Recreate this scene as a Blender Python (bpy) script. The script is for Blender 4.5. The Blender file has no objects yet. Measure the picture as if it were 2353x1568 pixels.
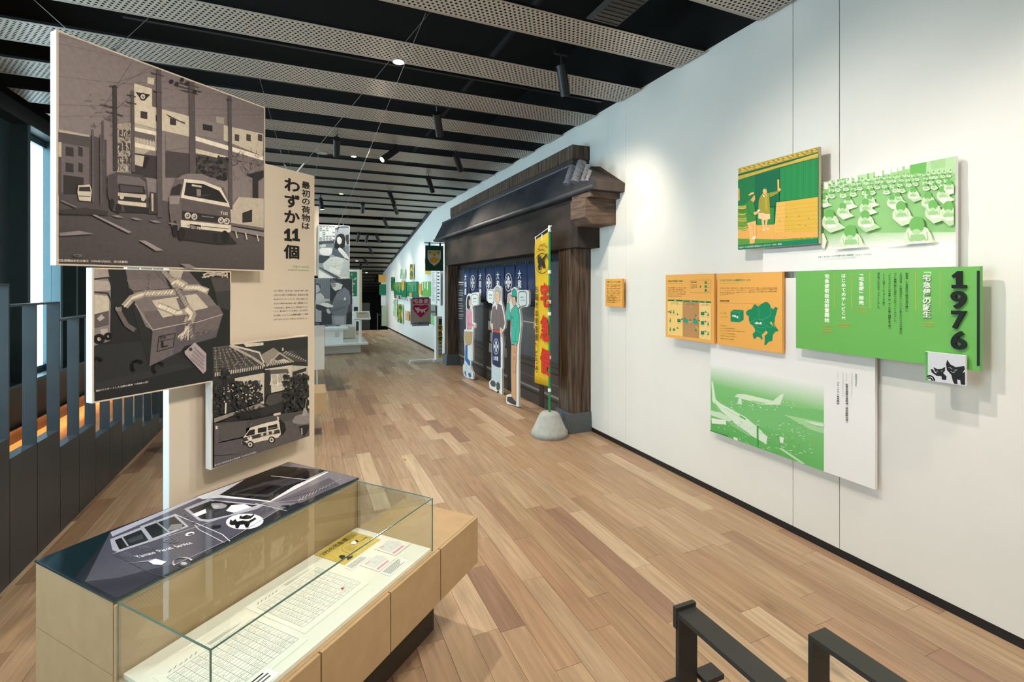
import bpy, bmesh, math, random
from mathutils import Vector, Matrix
from mathutils.geometry import tessellate_polygon
random.seed(7)
SC = bpy.context.scene
COL = SC.collection

# ------------------------------------------------------------------ camera, world, light, exposure
FPX, CX, HY, EYE = 1111.0, 1176.5, 656.5, 1.65          # focal length and horizon in 2353x1568 pixels, eye height
TH = math.radians(23.345)                                # camera turned towards the long white wall
CT, ST = math.cos(TH), math.sin(TH)
cam_d = bpy.data.cameras.new('camera'); cam = bpy.data.objects.new('camera', cam_d); COL.objects.link(cam)
cam.location = (0, 0, EYE); cam.rotation_euler = (math.pi/2, 0, -TH)
cam_d.sensor_width = 36; cam_d.lens = 36*FPX/2353; cam_d.shift_y = -(784-HY)/2353; cam_d.clip_start = .02
SC.camera = cam
SC.view_settings.view_transform = 'Standard'; SC.view_settings.look = 'None'
SC.view_settings.exposure = 0.68; SC.view_settings.gamma = 1
SC.view_settings.use_curve_mapping = False
W = bpy.data.worlds.new('world'); SC.world = W; W.use_nodes = True
bg = W.node_tree.nodes['Background']; bg.inputs[0].default_value = (.80, .92, 1.0, 1); bg.inputs[1].default_value = 5.0
def light(name, kind, loc, power, color=(1, .9, .76), target=None, size=.1, cone=60, blend=.6, size_y=None):
    d = bpy.data.lights.new(name, kind); o = bpy.data.objects.new(name, d); COL.objects.link(o)
    o.location = loc; d.energy = power; d.color = color
    if kind == 'SPOT': d.spot_size = math.radians(cone); d.spot_blend = blend; d.shadow_soft_size = size
    elif kind == 'AREA':
        d.size = size; d.shape = 'DISK'
        if size_y: d.shape = 'RECTANGLE'; d.size_y = size_y
    else: d.shadow_soft_size = size
    if target is not None: o.rotation_euler = (Vector(target)-Vector(loc)).to_track_quat('-Z', 'Y').to_euler()
    return o
# window portal: guides daylight sampling through the glazed side wall
po = light('window_portal', 'AREA', (-2.86, 9.5, 2.05), 1, size=2.8, size_y=27.0, target=(0, 9.5, 2.05))
po.data.cycles.is_portal = True; po.rotation_euler = (0, math.radians(-90), 0)

# ------------------------------------------------------------------ measuring helpers (pixel -> place)
def ray(px, py):
    a = (px-CX)/FPX
    return Vector((a*CT+ST, -a*ST+CT, (HY-py)/FPX))
def atz(px, py, z):
    r = ray(px, py); t = (z-EYE)/r.z
    return Vector((r.x*t, r.y*t, z))
def atx(px, py, x):
    r = ray(px, py); t = x/r.x
    return Vector((x, r.y*t, EYE+r.z*t))
def aty(px, py, y):
    r = ray(px, py); t = y/r.y
    return Vector((r.x*t, y, EYE+r.z*t))

# ------------------------------------------------------------------ materials
def lin(h):
    if not isinstance(h, str): return tuple(h)[:3]
    h = h.lstrip('#'); h = h if len(h) == 6 else ''.join(c+c for c in h); v = [int(h[i:i+2], 16)/255 for i in (0, 2, 4)]
    return tuple(c/12.92 if c <= .04045 else ((c+.055)/1.055)**2.4 for c in v)
MATS = {}
def mat(name, color='#ffffff', rough=.5, metal=0.0, noise=0.0, nscale=8.0, bump=0.0, stretch=None, emit=None, estr=1.0, spec=.5, color2=None):
    if name in MATS: return MATS[name]
    m = bpy.data.materials.new(name); m.use_nodes = True; nt = m.node_tree; b = nt.nodes['Principled BSDF']
    c = lin(color); b.inputs['Base Color'].default_value = (*c, 1); b.inputs['Roughness'].default_value = rough
    b.inputs['Metallic'].default_value = metal; b.inputs['Specular IOR Level'].default_value = spec
    if noise or bump or color2:
        tc = nt.nodes.new('ShaderNodeTexCoord'); mp = nt.nodes.new('ShaderNodeMapping'); nz = nt.nodes.new('ShaderNodeTexNoise')
        nt.links.new(tc.outputs['Object'], mp.inputs[0]); nt.links.new(mp.outputs[0], nz.inputs[0])
        mp.inputs['Scale'].default_value = stretch or (1, 1, 1)
        nz.inputs['Scale'].default_value = nscale; nz.inputs['Detail'].default_value = 6
        rp = nt.nodes.new('ShaderNodeValToRGB'); nt.links.new(nz.outputs['Fac'], rp.inputs[0])
        k2 = lin(color2) if color2 else tuple(x*(1-noise) for x in c)
        k1 = c if color2 else tuple(min(1, x*(1+noise*.6)) for x in c)
        rp.color_ramp.elements[0].position = .3; rp.color_ramp.elements[1].position = .7
        rp.color_ramp.elements[0].color = (*k2, 1); rp.color_ramp.elements[1].color = (*k1, 1)
        nt.links.new(rp.outputs[0], b.inputs['Base Color'])
        if bump:
            bp = nt.nodes.new('ShaderNodeBump'); bp.inputs['Strength'].default_value = bump; bp.inputs['Distance'].default_value = .01
            nt.links.new(nz.outputs['Fac'], bp.inputs['Height']); nt.links.new(bp.outputs[0], b.inputs['Normal'])
    if emit:
        b.inputs['Emission Color'].default_value = (*lin(emit), 1); b.inputs['Emission Strength'].default_value = estr
    MATS[name] = m; return m
def print_mat(name, rough=.45, grain=.1, spec=.4):
    # flat print: colour comes from the printed shapes' own colours, with a little ink grain
    if name in MATS: return MATS[name]
    m = bpy.data.materials.new(name); m.use_nodes = True; nt = m.node_tree; b = nt.nodes['Principled BSDF']
    at = nt.nodes.new('ShaderNodeAttribute'); at.attribute_name = 'col'
    tc = nt.nodes.new('ShaderNodeTexCoord'); nz = nt.nodes.new('ShaderNodeTexNoise'); nz.inputs['Scale'].default_value = 60; nz.inputs['Detail'].default_value = 5
    nt.links.new(tc.outputs['Object'], nz.inputs[0])
    mr = nt.nodes.new('ShaderNodeMapRange'); mr.inputs['From Min'].default_value = .3; mr.inputs['From Max'].default_value = .7
    mr.inputs['To Min'].default_value = 1-grain; mr.inputs['To Max'].default_value = 1+grain
    nt.links.new(nz.outputs['Fac'], mr.inputs[0])
    mx = nt.nodes.new('ShaderNodeVectorMath'); mx.operation = 'SCALE'
    nt.links.new(at.outputs['Color'], mx.inputs[0]); nt.links.new(mr.outputs[0], mx.inputs['Scale'])
    nt.links.new(mx.outputs[0], b.inputs['Base Color'])
    b.inputs['Roughness'].default_value = rough; b.inputs['Specular IOR Level'].default_value = spec
    MATS[name] = m; return m
def glass_mat(name, tint=(.93, .97, .95), refl=1.45):
    if name in MATS: return MATS[name]
    m = bpy.data.materials.new(name); m.use_nodes = True; nt = m.node_tree; nt.nodes.clear()
    out = nt.nodes.new('ShaderNodeOutputMaterial'); mix = nt.nodes.new('ShaderNodeMixShader')
    tr = nt.nodes.new('ShaderNodeBsdfTransparent'); gl = nt.nodes.new('ShaderNodeBsdfGlossy'); fr = nt.nodes.new('ShaderNodeFresnel')
    tr.inputs[0].default_value = (*tint, 1); gl.inputs['Roughness'].default_value = .0; fr.inputs[0].default_value = refl
    ge = nt.nodes.new('ShaderNodeNewGeometry'); mr = nt.nodes.new('ShaderNodeMapRange')       # same reflection on both faces of the sheet
    mr.inputs[3].default_value = refl; mr.inputs[4].default_value = 1/refl
    nt.links.new(ge.outputs['Backfacing'], mr.inputs[0]); nt.links.new(mr.outputs[0], fr.inputs[0])
    nt.links.new(fr.outputs[0], mix.inputs[0]); nt.links.new(tr.outputs[0], mix.inputs[1]); nt.links.new(gl.outputs[0], mix.inputs[2])
    nt.links.new(mix.outputs[0], out.inputs[0]); MATS[name] = m; return m
def perforated_mat():
    m = bpy.data.materials.new('perforated_metal'); m.use_nodes = True; nt = m.node_tree; b = nt.nodes['Principled BSDF']
    N = nt.nodes.new; L = nt.links.new
    b.inputs['Base Color'].default_value = (*lin('#bdb4a9'), 1); b.inputs['Roughness'].default_value = .38; b.inputs['Metallic'].default_value = .35
    tc = N('ShaderNodeTexCoord'); sx = N('ShaderNodeSeparateXYZ'); L(tc.outputs['Object'], sx.inputs[0])
    def mth(op, a, bb=None, cc=None):
        n = N('ShaderNodeMath'); n.operation = op
        for i, v in enumerate((a, bb, cc)):
            if v is None: continue
            if isinstance(v, (int, float)): n.inputs[i].default_value = v
            else: L(v, n.inputs[i])
        return n.outputs[0]
    P, Q = .036, .0312
    row = mth('DIVIDE', sx.outputs['Y'], Q); ri = mth('FLOOR', row); par = mth('MODULO', mth('ADD', ri, 1000), 2.0)
    cx_ = mth('ADD', mth('DIVIDE', sx.outputs['X'], P), mth('MULTIPLY', par, .5))
    fx = mth('SUBTRACT', mth('FRACT', cx_), .5); fy = mth('SUBTRACT', mth('FRACT', row), .5)
    d = mth('SQRT', mth('ADD', mth('POWER', mth('MULTIPLY', fx, P), 2.0), mth('POWER', mth('MULTIPLY', fy, Q), 2.0)))
    hole = mth('LESS_THAN', d, .0092)
    tr = N('ShaderNodeBsdfTransparent'); mix = N('ShaderNodeMixShader'); out = nt.nodes['Material Output']
    L(hole, mix.inputs[0]); L(b.outputs[0], mix.inputs[1]); L(tr.outputs[0], mix.inputs[2]); L(mix.outputs[0], out.inputs[0])
    return m
def wood_floor_mat():
    m = bpy.data.materials.new('oak_planks'); m.use_nodes = True; nt = m.node_tree; b = nt.nodes['Principled BSDF']
    N = nt.nodes.new; L = nt.links.new
    at = N('ShaderNodeAttribute'); at.attribute_name = 'col'
    tc = N('ShaderNodeTexCoord'); mp = N('ShaderNodeMapping'); L(tc.outputs['Object'], mp.inputs[0])
    mp.inputs['Scale'].default_value = (1, .06, 1)
    sp = N('ShaderNodeSeparateColor'); L(at.outputs['Color'], sp.inputs[0])
    w = N('ShaderNodeMath'); w.operation = 'MULTIPLY'; w.inputs[1].default_value = 97; L(sp.outputs[2], w.inputs[0])
    nz = N('ShaderNodeTexNoise'); nz.noise_dimensions = '4D'; nz.inputs['Scale'].default_value = 42; nz.inputs['Detail'].default_value = 6; nz.inputs['Distortion'].default_value = .6
    L(mp.outputs[0], nz.inputs['Vector']); L(w.outputs[0], nz.inputs['W'])
    mp2 = N('ShaderNodeMapping'); L(tc.outputs['Object'], mp2.inputs[0]); mp2.inputs['Scale'].default_value = (1, .35, 1)
    n2 = N('ShaderNodeTexNoise'); n2.noise_dimensions = '4D'; n2.inputs['Scale'].default_value = 7; n2.inputs['Detail'].default_value = 3
    L(mp2.outputs[0], n2.inputs['Vector']); L(w.outputs[0], n2.inputs['W'])
    r1 = N('ShaderNodeMapRange'); r1.inputs[1].default_value = .3; r1.inputs[2].default_value = .7; r1.inputs[3].default_value = .74; r1.inputs[4].default_value = 1.16; L(nz.outputs['Fac'], r1.inputs[0])
    r2 = N('ShaderNodeMapRange'); r2.inputs[1].default_value = .68; r2.inputs[2].default_value = .78; r2.inputs[3].default_value = 1; r2.inputs[4].default_value = .55; L(n2.outputs['Fac'], r2.inputs[0])
    mu = N('ShaderNodeMath'); mu.operation = 'MULTIPLY'; L(r1.outputs[0], mu.inputs[0]); L(r2.outputs[0], mu.inputs[1])
    vm = N('ShaderNodeVectorMath'); vm.operation = 'SCALE'; L(at.outputs['Color'], vm.inputs[0]); L(mu.outputs[0], vm.inputs['Scale'])
    # small dark knots
    mk = N('ShaderNodeMapping'); L(tc.outputs['Object'], mk.inputs[0]); mk.inputs['Scale'].default_value = (1, .45, 1)
    vo = N('ShaderNodeTexVoronoi'); vo.inputs['Scale'].default_value = 3.0; L(mk.outputs[0], vo.inputs['Vector'])
    kr = N('ShaderNodeMapRange'); kr.inputs[1].default_value = .02; kr.inputs[2].default_value = .05; kr.inputs[3].default_value = .3; kr.inputs[4].default_value = 1; L(vo.outputs['Distance'], kr.inputs[0])
    v2 = N('ShaderNodeVectorMath'); v2.operation = 'SCALE'; L(vm.outputs[0], v2.inputs[0]); L(kr.outputs[0], v2.inputs['Scale'])
    L(v2.outputs[0], b.inputs['Base Color']); b.inputs['Roughness'].default_value = .42; b.inputs['Specular IOR Level'].default_value = .35
    MATS['oak_planks'] = m; return m

# ------------------------------------------------------------------ building helpers
def tag(o, label=None, cat=None, group=None, kind=None):
    if label: o['label'] = label
    if cat: o['category'] = cat
    if group: o['group'] = group
    if kind: o['kind'] = kind
    return o
def thing(name, label, cat, loc=(0, 0, 0), rotz=0.0, group=None):
    o = bpy.data.objects.new(name, None); COL.objects.link(o); o.empty_display_size = .05
    o.location = loc; o.rotation_euler = (0, 0, rotz)
    return tag(o, label, cat, group)
def link(name, me, parent=None, m=None):
    o = bpy.data.objects.new(name, me); COL.objects.link(o)
    if m is not None and not me.materials: me.materials.append(m)
    if parent: o.parent = parent
    return o
def bm_obj(name, bm, m, parent=None, smooth=False):
    me = bpy.data.meshes.new(name); bm.to_mesh(me); bm.free()
    if smooth:
        for p in me.polygons: p.use_smooth = True
    return link(name, me, parent, m)
def add_box(bm, lo, hi, mtx=None):
    lo, hi = Vector(lo), Vector(hi)
    vs = [bm.verts.new((x, y, z)) for x in (lo.x, hi.x) for y in (lo.y, hi.y) for z in (lo.z, hi.z)]
    if mtx is not None:
        for v in vs: v.co = mtx @ v.co
    for f in ((0, 1, 3, 2), (4, 6, 7, 5), (0, 4, 5, 1), (2, 3, 7, 6), (0, 2, 6, 4), (1, 5, 7, 3)): bm.faces.new([vs[i] for i in f])
def box(name, lo, hi, m, parent=None, bevel=0.0):
    bm = bmesh.new(); add_box(bm, lo, hi)
    if bevel: bmesh.ops.bevel(bm, geom=bm.edges[:], offset=bevel, segments=2, affect='EDGES', profile=.5)
    bmesh.ops.recalc_face_normals(bm, faces=bm.faces[:])
    return bm_obj(name, bm, m, parent)
def add_tube(bm, a, b, r, r2=None, n=12, caps=True):
    a, b = Vector(a), Vector(b); d = (b-a); L_ = d.length
    q = d.to_track_quat('Z', 'Y'); r2 = r if r2 is None else r2
    A = [bm.verts.new(a + q @ Vector((r*math.cos(2*math.pi*i/n), r*math.sin(2*math.pi*i/n), 0))) for i in range(n)]
    B = [bm.verts.new(b + q @ Vector((r2*math.cos(2*math.pi*i/n), r2*math.sin(2*math.pi*i/n), 0))) for i in range(n)]
    for i in range(n): bm.faces.new((A[i], A[(i+1) % n], B[(i+1) % n], B[i]))
    if caps: bm.faces.new(A[::-1]); bm.faces.new(B)
def tube(name, a, b, r, m, parent=None, r2=None, n=12):
    bm = bmesh.new(); add_tube(bm, a, b, r, r2, n); bmesh.ops.recalc_face_normals(bm, faces=bm.faces[:])
    return bm_obj(name, bm, m, parent)
def lathe(name, prof, m, parent=None, n=32, loc=(0, 0, 0), bumpy=0.0):
    bm = bmesh.new(); rings = []
    rr = random.Random(3)
    for r, z in prof:
        rings.append([bm.verts.new((loc[0]+r*(1+bumpy*(rr.random()-.5))*math.cos(2*math.pi*i/n), loc[1]+r*(1+bumpy*(rr.random()-.5))*math.sin(2*math.pi*i/n), loc[2]+z)) for i in range(n)])
    for A, B in zip(rings, rings[1:]):
        for i in range(n): bm.faces.new((A[i], A[(i+1) % n], B[(i+1) % n], B[i]))
    bm.faces.new(rings[0][::-1]); bm.faces.new(rings[-1])
    bmesh.ops.recalc_face_normals(bm, faces=bm.faces[:])
    return bm_obj(name, bm, m, parent, smooth=True)
def extrude_poly(name, pts, n, depth, m, parent=None):
    # closed 3-D outline pushed back by depth along -n
    bm = bmesh.new(); n = Vector(n).normalized()
    F = [bm.verts.new(p) for p in pts]; B = [bm.verts.new(Vector(p)-n*depth) for p in pts]
    k = len(pts)
    for i in range(k): bm.faces.new((F[i], B[i], B[(i+1) % k], F[(i+1) % k]))
    for t in tessellate_polygon([[Vector(p) for p in pts]]):
        bm.faces.new([F[i] for i in t]); bm.faces.new([B[i] for i in t[::-1]])
    bmesh.ops.recalc_face_normals(bm, faces=bm.faces[:])
    return bm_obj(name, bm, m, parent)

# ------------------------------------------------------------------ lettering
_fc = bpy.data.curves.new('letter_tool', 'FONT'); _fo = bpy.data.objects.new('letter_tool', _fc); COL.objects.link(_fo)
_fc.resolution_u = 3
_gl = {}
def glyphs(s, bold=0.0, res=3):
    k = (s, bold, res)
    if k not in _gl:
        _fc.body = s; _fc.offset = bold; _fc.resolution_u = res; bpy.context.view_layer.update()
        me = bpy.data.meshes.new_from_object(_fo)
        vs = [(v.co.x, v.co.y) for v in me.vertices]; fs = [tuple(p.vertices) for p in me.polygons]
        bpy.data.meshes.remove(me)
        if vs:
            xs = [v[0] for v in vs]; ys = [v[1] for v in vs]; bb = (min(xs), min(ys), max(xs), max(ys))
        else: bb = (0, 0, .5, .5)
        _gl[k] = (vs, fs, bb)
    return _gl[k]

# ------------------------------------------------------------------ a flat printed sheet
class Sheet:
    """flat print on the plane through p0 with axes ex (right), ez (up); n points at the viewer"""
    def __init__(s, p0, ex, ez=(0, 0, 1), lift=.0006, step=.00004):
        s.p0 = Vector(p0); s.ex = Vector(ex).normalized(); s.ez = Vector(ez).normalized(); s.n = s.ex.cross(s.ez).normalized()
        s.v = []; s.f = []; s.c = []; s.k = lift; s.step = step; s.view = (0, 0, 1); s.clip = None
    def P(s, x, y):                         # reading of the photograph (crop coordinates) -> sheet coordinates
        ox, oy, k = s.view
        r = ray(ox+x/k, oy+y/k); o = Vector((0, 0, EYE)); t = (s.p0-o).dot(s.n)/r.dot(s.n)
        q = o+r*t-s.p0
        return (q.dot(s.ex), q.dot(s.ez))
    def put(s, pts, faces, cols):
        b = len(s.v)
        for a, z in pts: s.v.append(s.p0+s.ex*a+s.ez*z+s.n*s.k)
        for f in faces: s.f.append([b+i for i in f]); s.c.append([cols[i] for i in f] if isinstance(cols, list) else [cols]*len(f))
        s.k += s.step
    def cut(s, pts):
        # keep what lies inside the picture
        if not s.clip: return pts
        a0, z0, a1, z1 = s.clip
        for ax, lim, sg in ((0, a0, 1), (0, a1, -1), (1, z0, 1), (1, z1, -1)):
            out = []
            for i, p in enumerate(pts):
                q = pts[i-1]; ip, iq = (p[ax]-lim)*sg >= 0, (q[ax]-lim)*sg >= 0
                if ip != iq:
                    t = (lim-q[ax])/(p[ax]-q[ax]); out.append((q[0]+(p[0]-q[0])*t, q[1]+(p[1]-q[1])*t))
                if ip: out.append(tuple(p))
            pts = out
            if not pts: return pts
        return pts
    def polyL(s, pts, color):               # sheet coordinates
        if not isinstance(color, list):
            pts = s.cut(pts)
            if len(pts) < 3: return
        cols = [lin(c) for c in color] if isinstance(color, list) else lin(color)
        tri = tessellate_polygon([[Vector((p[0], p[1], 0)) for p in pts]])
        s.put(pts, [t for t in tri], cols)
    def rectL(s, a0, z0, a1, z1, color): s.polyL([(a0, z0), (a1, z0), (a1, z1), (a0, z1)], color)
    def poly(s, pts, color): s.polyL([s.P(*p) for p in pts], color)
    def rect(s, x0, y0, x1, y1, color):
        s.poly([(x0, y0), (x1, y0), (x1, y1), (x0, y1)], color)
    def lineL(s, pts, w, color):
        c = lin(color)
        V_, F_ = [], []
        for (a, b) in zip(pts, pts[1:]):
            a, b = Vector(a), Vector(b); d = b-a
            if d.length < 1e-9: continue
            nn = Vector((-d.y, d.x)).normalized()*w/2; d = d.normalized()*w*.2
            i = len(V_); qd = s.cut([tuple(a-nn-d), tuple(b-nn+d), tuple(b+nn+d), tuple(a+nn-d)])
            if len(qd) > 2: V_ += qd; F_.append(tuple(range(i, i+len(qd))))
        s.put(V_, F_, c)
    def line(s, pts, w, color): s.lineL([s.P(*p) for p in pts], w, color)
    def ell(s, x, y, rx, ry, color, n=20, rot=0):
        s.poly([(x+rx*math.cos(t)*math.cos(rot)-ry*math.sin(t)*math.sin(rot), y+rx*math.cos(t)*math.sin(rot)+ry*math.sin(t)*math.cos(rot)) for t in [2*math.pi*i/n for i in range(n)]], color)
    def ring(s, x, y, rx, ry, w, color, n=28, a0=0, a1=360):
        s.line([(x+rx*math.cos(math.radians(a0+(a1-a0)*i/n)), y+ry*math.sin(math.radians(a0+(a1-a0)*i/n))) for i in range(n+1)], w, color)
    @staticmethod
    def weight(b):                          # heavier strokes: the letter struck several times, slightly shifted
        if b <= .008: return [(0, 0)]
        return [(-b, 0), (b, 0), (0, b), (0, -b)] if b > .015 else [(-b, 0), (b, 0)]
    def textL(s, txt, a0, z0, a1, h, color, bold=.0, slope=0.0, res=3):
        # horizontal lettering from a0 to a1 (sheet), baseline z0, letter height h
        vs, fs, bb = glyphs(txt, 0.0, res); kx = (a1-a0)/max(1e-6, bb[2]-bb[0]); kz = h/max(1e-6, bb[3]-bb[1])
        for dx, dy in s.weight(bold): s.put([(a0+(x+dx-bb[0])*kx, z0+(y+dy-bb[1])*kz+slope*(x-bb[0])*kx) for x, y in vs], fs, lin(color)); s.k -= s.step*.6
    def text(s, txt, x0, y0, x1, y1, hpx, color, bold=.0, res=3):
        A = s.P(x0, y0); B = s.P(x1, y1); H = s.P(x0, y0-hpx)
        s.textL(txt, A[0], A[1], B[0], H[1]-A[1], color, bold, (B[1]-A[1])/max(1e-6, B[0]-A[0]), res)
    def vtextL(s, txt, a, z0, z1, color, bold=.0, wide=1.0, res=3, fill=.92):
        # vertical lettering centred on a, from z0 (top) down to z1
        n = len(txt); p = (z0-z1)/n; kk = s.k
        for i, ch in enumerate(txt):
            if ch == ' ': continue
            vs, fs, bb = glyphs(ch, 0.0, res); zc = z0-p*(i+.5); k = p*fill
            if ch in 'ー（）()「」『』～':
                cxx, cyy = .5, (bb[1]+bb[3])/2
                if ch in '「『': off = .25
                elif ch in '」』': off = -.25
                else: off = 0
                cxx = (bb[0]+bb[2])/2
                pts = [(a+(y-cyy)*k*wide, zc-(x-cxx)*k-off*p*.8) for x, y in vs]
            elif ch in '、。':
                pts = [(a+(x-bb[0]+.15)*k*wide, zc+(y-bb[1]+.1)*k) for x, y in vs]
            elif ch in 'っゃゅょッャュョ':
                pts = [(a+(x-.42)*k*wide, zc+(y-.3)*k) for x, y in vs]
            else:
                mx_, my_ = (bb[0]+bb[2])/2, (bb[1]+bb[3])/2
                pts = [(a+(x-mx_)*k*wide, zc+(y-my_)*k) for x, y in vs]
            k0 = s.k
            for dx, dy in s.weight(bold): s.put([(a_+dx*k*wide, z_+dy*k) for a_, z_ in pts], fs, lin(color)); s.k -= s.step*.6
            kk = s.k; s.k = k0
        s.k = kk+s.step
    def vtext(s, txt, x, y0, y1, color, bold=.0, wide=1.0, res=3, fill=.92):
        A = s.P(x, y0); B = s.P(x, y1); s.vtextL(txt, (A[0]+B[0])/2, A[1], B[1], color, bold, wide, res, fill)
    def build(s, name, parent=None, m=None, local=True):
        inv = parent.matrix_basis.inverted() if parent is not None else Matrix()
        if parent is not None and parent.parent is not None: inv = parent.matrix_basis.inverted() @ parent.parent.matrix_basis.inverted()
        me = bpy.data.meshes.new(name); me.from_pydata([inv @ v for v in s.v], [], s.f)
        at = me.color_attributes.new('col', 'FLOAT_COLOR', 'CORNER')
        flat = [ch for f in s.c for c in f for ch in (c[0], c[1], c[2], 1.0)]
        at.data.foreach_set('color', flat)
        return link(name, me, parent, m or print_mat('print'))
def basis(o):
    bpy.context.view_layer.update(); return o.matrix_world.copy()
# ================================================================== THE SETTING
M_wall = mat('white_wall_paint', '#e9e9e6', .75, noise=.02, nscale=3)
M_black = mat('black_void', '#060606', .9)
M_blackmetal = mat('black_metal', '#16171a', .45)
M_perf = perforated_mat()
M_slatedge = mat('slat_edge', '#a9a096', .4, .3)
M_graphite = mat('graphite_steel', '#474e54', .42, .35, noise=.12, nscale=5)
M_fin = mat('teal_grey_aluminium', '#4b636c', .4, .3, noise=.06, nscale=4)
M_white = mat('white_lacquer', '#f1f1ee', .5)
M_whiteedge = mat('white_panel_edge', '#e8eef2', .6)
M_cream = mat('cream_board', '#d6c9b7', .7, noise=.02, nscale=5)
M_mdf = mat('pale_mdf', '#b0946f', .6, noise=.07, nscale=14, bump=.03)
M_wire = mat('steel_wire', '#b9bcc0', .3, .9)
M_oak = wood_floor_mat()
RX = 3.0                      # face of the long white wall
# ---- floor of oak planks running along the long wall
floor = box('floor', (-2.9, -3.2, -.06), (RX+.1, 18.5, -.018), mat('dark_subfloor', '#2a1d12', .9)); tag(floor, kind='structure')
TONES = ['#ae9674', '#a98f6e', '#a68b6a', '#b19a79', '#aa9071', '#a4886a', '#b49e7e', '#9f8466', '#ad9575', '#a89070', '#ab9272', '#b09876', '#a78c6b', '#937860', '#c2ae8c']
planks = []
pw = .129; x = -2.88; rr = random.Random(11)
while x < RX:
    y = -3.2-rr.random()*.9
    while y < 18.5:
        L_ = rr.choice((.55, .75, .9, .9, 1.15, 1.3)); y1 = min(y+L_, 18.5)
        if y1 > -3.1: planks.append((x, min(x+pw, RX-.002), max(y, -3.2), y1))
        y = y+L_
    x += pw
def shown(p):
    cx_, cy_ = (p[0]+p[1])/2, (p[2]+p[3])/2
    dep = cx_*ST+cy_*CT; lat = cx_*CT-cy_*ST
    if dep < .5: return 0
    sx, sy = CX+FPX*lat/dep, HY+FPX*EYE/dep
    if not (-60 < sx < 2420 and sy < 1640): return 0
    if sx < 640-(sy-1060)*1.4 and sy > 1060: return 0       # behind the display case
    return (p[3]-p[2])*pw/dep**3
planks.sort(key=shown, reverse=True)
def plank_data(bm, lay, p, r):
    g = .0007; t = lin(r.choice(TONES)); k = .93+.14*r.random(); t = (t[0]*k*.97, t[1]*k*.92, t[2]*k*1.0)
    n0 = len(bm.faces); zt = -.0006*r.random()
    lo, hi = Vector((p[0]+g, p[2]+g, -.02)), Vector((p[1]-g, p[3]-g, zt))
    vs = [bm.verts.new((x, y, z)) for x in (lo.x, hi.x) for y in (lo.y, hi.y) for z in (lo.z, hi.z)]
    for f in ((0, 1, 3, 2), (4, 6, 7, 5), (0, 4, 5, 1), (2, 3, 7, 6), (1, 5, 7, 3)):
        F = bm.faces.new([vs[i] for i in f])
        for l in F.loops: l[lay] = (*t, 1)
rest = bmesh.new(); rlay = rest.loops.layers.float_color.new('col')
for i, p in enumerate(planks):
    if i < 300:
        bm = bmesh.new(); lay = bm.loops.layers.float_color.new('col'); plank_data(bm, lay, p, rr)
        bmesh.ops.recalc_face_normals(bm, faces=bm.faces[:]); bm_obj('plank', bm, M_oak, floor)
    else: plank_data(rest, rlay, p, rr)
bmesh.ops.recalc_face_normals(rest, faces=rest.faces[:])
tag(bm_obj('plank_field', rest, M_oak, floor), kind='stuff')
# ---- ramp that sinks away behind the end of the floor
bm = bmesh.new()
vs = [bm.verts.new(v) for v in ((-2.9, 18.5, -.02), (5.2, 18.5, -.02), (5.2, 26, -1.3), (-2.9, 26, -1.3))]; bm.faces.new(vs)
tag(bm_obj('floor_ramp', bm, mat('ramp_boards', '#6b5138', .6)), kind='structure')
# ---- long white wall with panel joints
wall = box('wall_right', (RX+.02, -3.2, 0), (RX+.2, 20.3, 3.56), mat('joint_shadow', '#1b1c1d', .9)); tag(wall, kind='structure')
JY = [-3.2, -1.3, .6, 1.913, 2.218, 4.04, 4.35, 10.3, 12.2, 14.0, 15.9, 17.8, 20.3]
for a, b in zip(JY, JY[1:]):
    g = .0035 if abs(a-1.913) < .01 or abs(a-2.218) < .01 else .0012
    o = box('wall_panel', (RX, a+g, .045), (RX+.02, b-.0008, 3.56), M_wall, wall)
    for v in o.data.vertices:                 # the wall ends under the sloping ceiling
        if v.co.z > 1: v.co.z = 3.56 if v.co.y < 12.25 else 3.545-.170*(v.co.y-12.2)
bb_ = box('baseboard_right', (RX-.004, -3.2, 0), (RX+.02, 20.3, .043), M_blackmetal); tag(bb_, kind='structure')
# dark service void above the wall
tag(box('wall_void_right', (RX+.005, -3.2, 3.562), (RX+.2, 20.3, 4.5), M_black), kind='structure')
tag(box('wall_back', (-3.2, -3.4, 0), (RX+.2, -3.2, 4.5), M_wall), kind='structure')
tag(box('wall_end', (-3.2, 26, -1.6), (5.2, 26.2, 4.5), mat('black_end_wall', '#101113', .7)), kind='structure')
tag(box('wall_far_return', (RX+.2, 20.1, -1.3), (5.2, 20.3, 4.5), M_wall), kind='structure')
tag(box('shade_wall_right', (5.2, 18.3, -1.6), (5.3, 26.2, 4.6), M_blackmetal), kind='structure')  # unseen wall added to stop sky light leaking into the far end
# ---- ceiling: black void with perforated slats below
ceil = box('ceiling', (-3.4, -3.4, 4.5), (5.2, 26.2, 4.6), M_black); tag(ceil, kind='structure')
def at_ceil(px, py, dz=0.0):
    A = atz(px, py, 3.53-dz)
    if 0 < A.y < 12.2: return A
    r = ray(px, py); t = (3.53+.17*12.2-dz-EYE)/(r.z+.17*r.y)
    return Vector((r.x*t, r.y*t, EYE+r.z*t))
def ceil_z(y): return 3.53 if y < 12.2 else 3.53-.170*(y-12.2)
SL = [(-2.6, -2.25), (-1.8, -1.45), (-1.0, -.65), (-.2, .13), (.58, .9), (1.37, 1.68), (2.15, 2.46), (2.95, 3.27), (3.75, 4.12), (4.53, 4.93), (5.30, 5.71), (6.10, 6.51), (6.85, 7.38), (7.63, 8.17), (8.39, 8.95), (9.17, 9.73), (9.95, 10.53), (10.74, 11.33), (11.54, 12.07)]
y = 12.32
while y < 25.2: SL.append((y, y+.50)); y += .772
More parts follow.
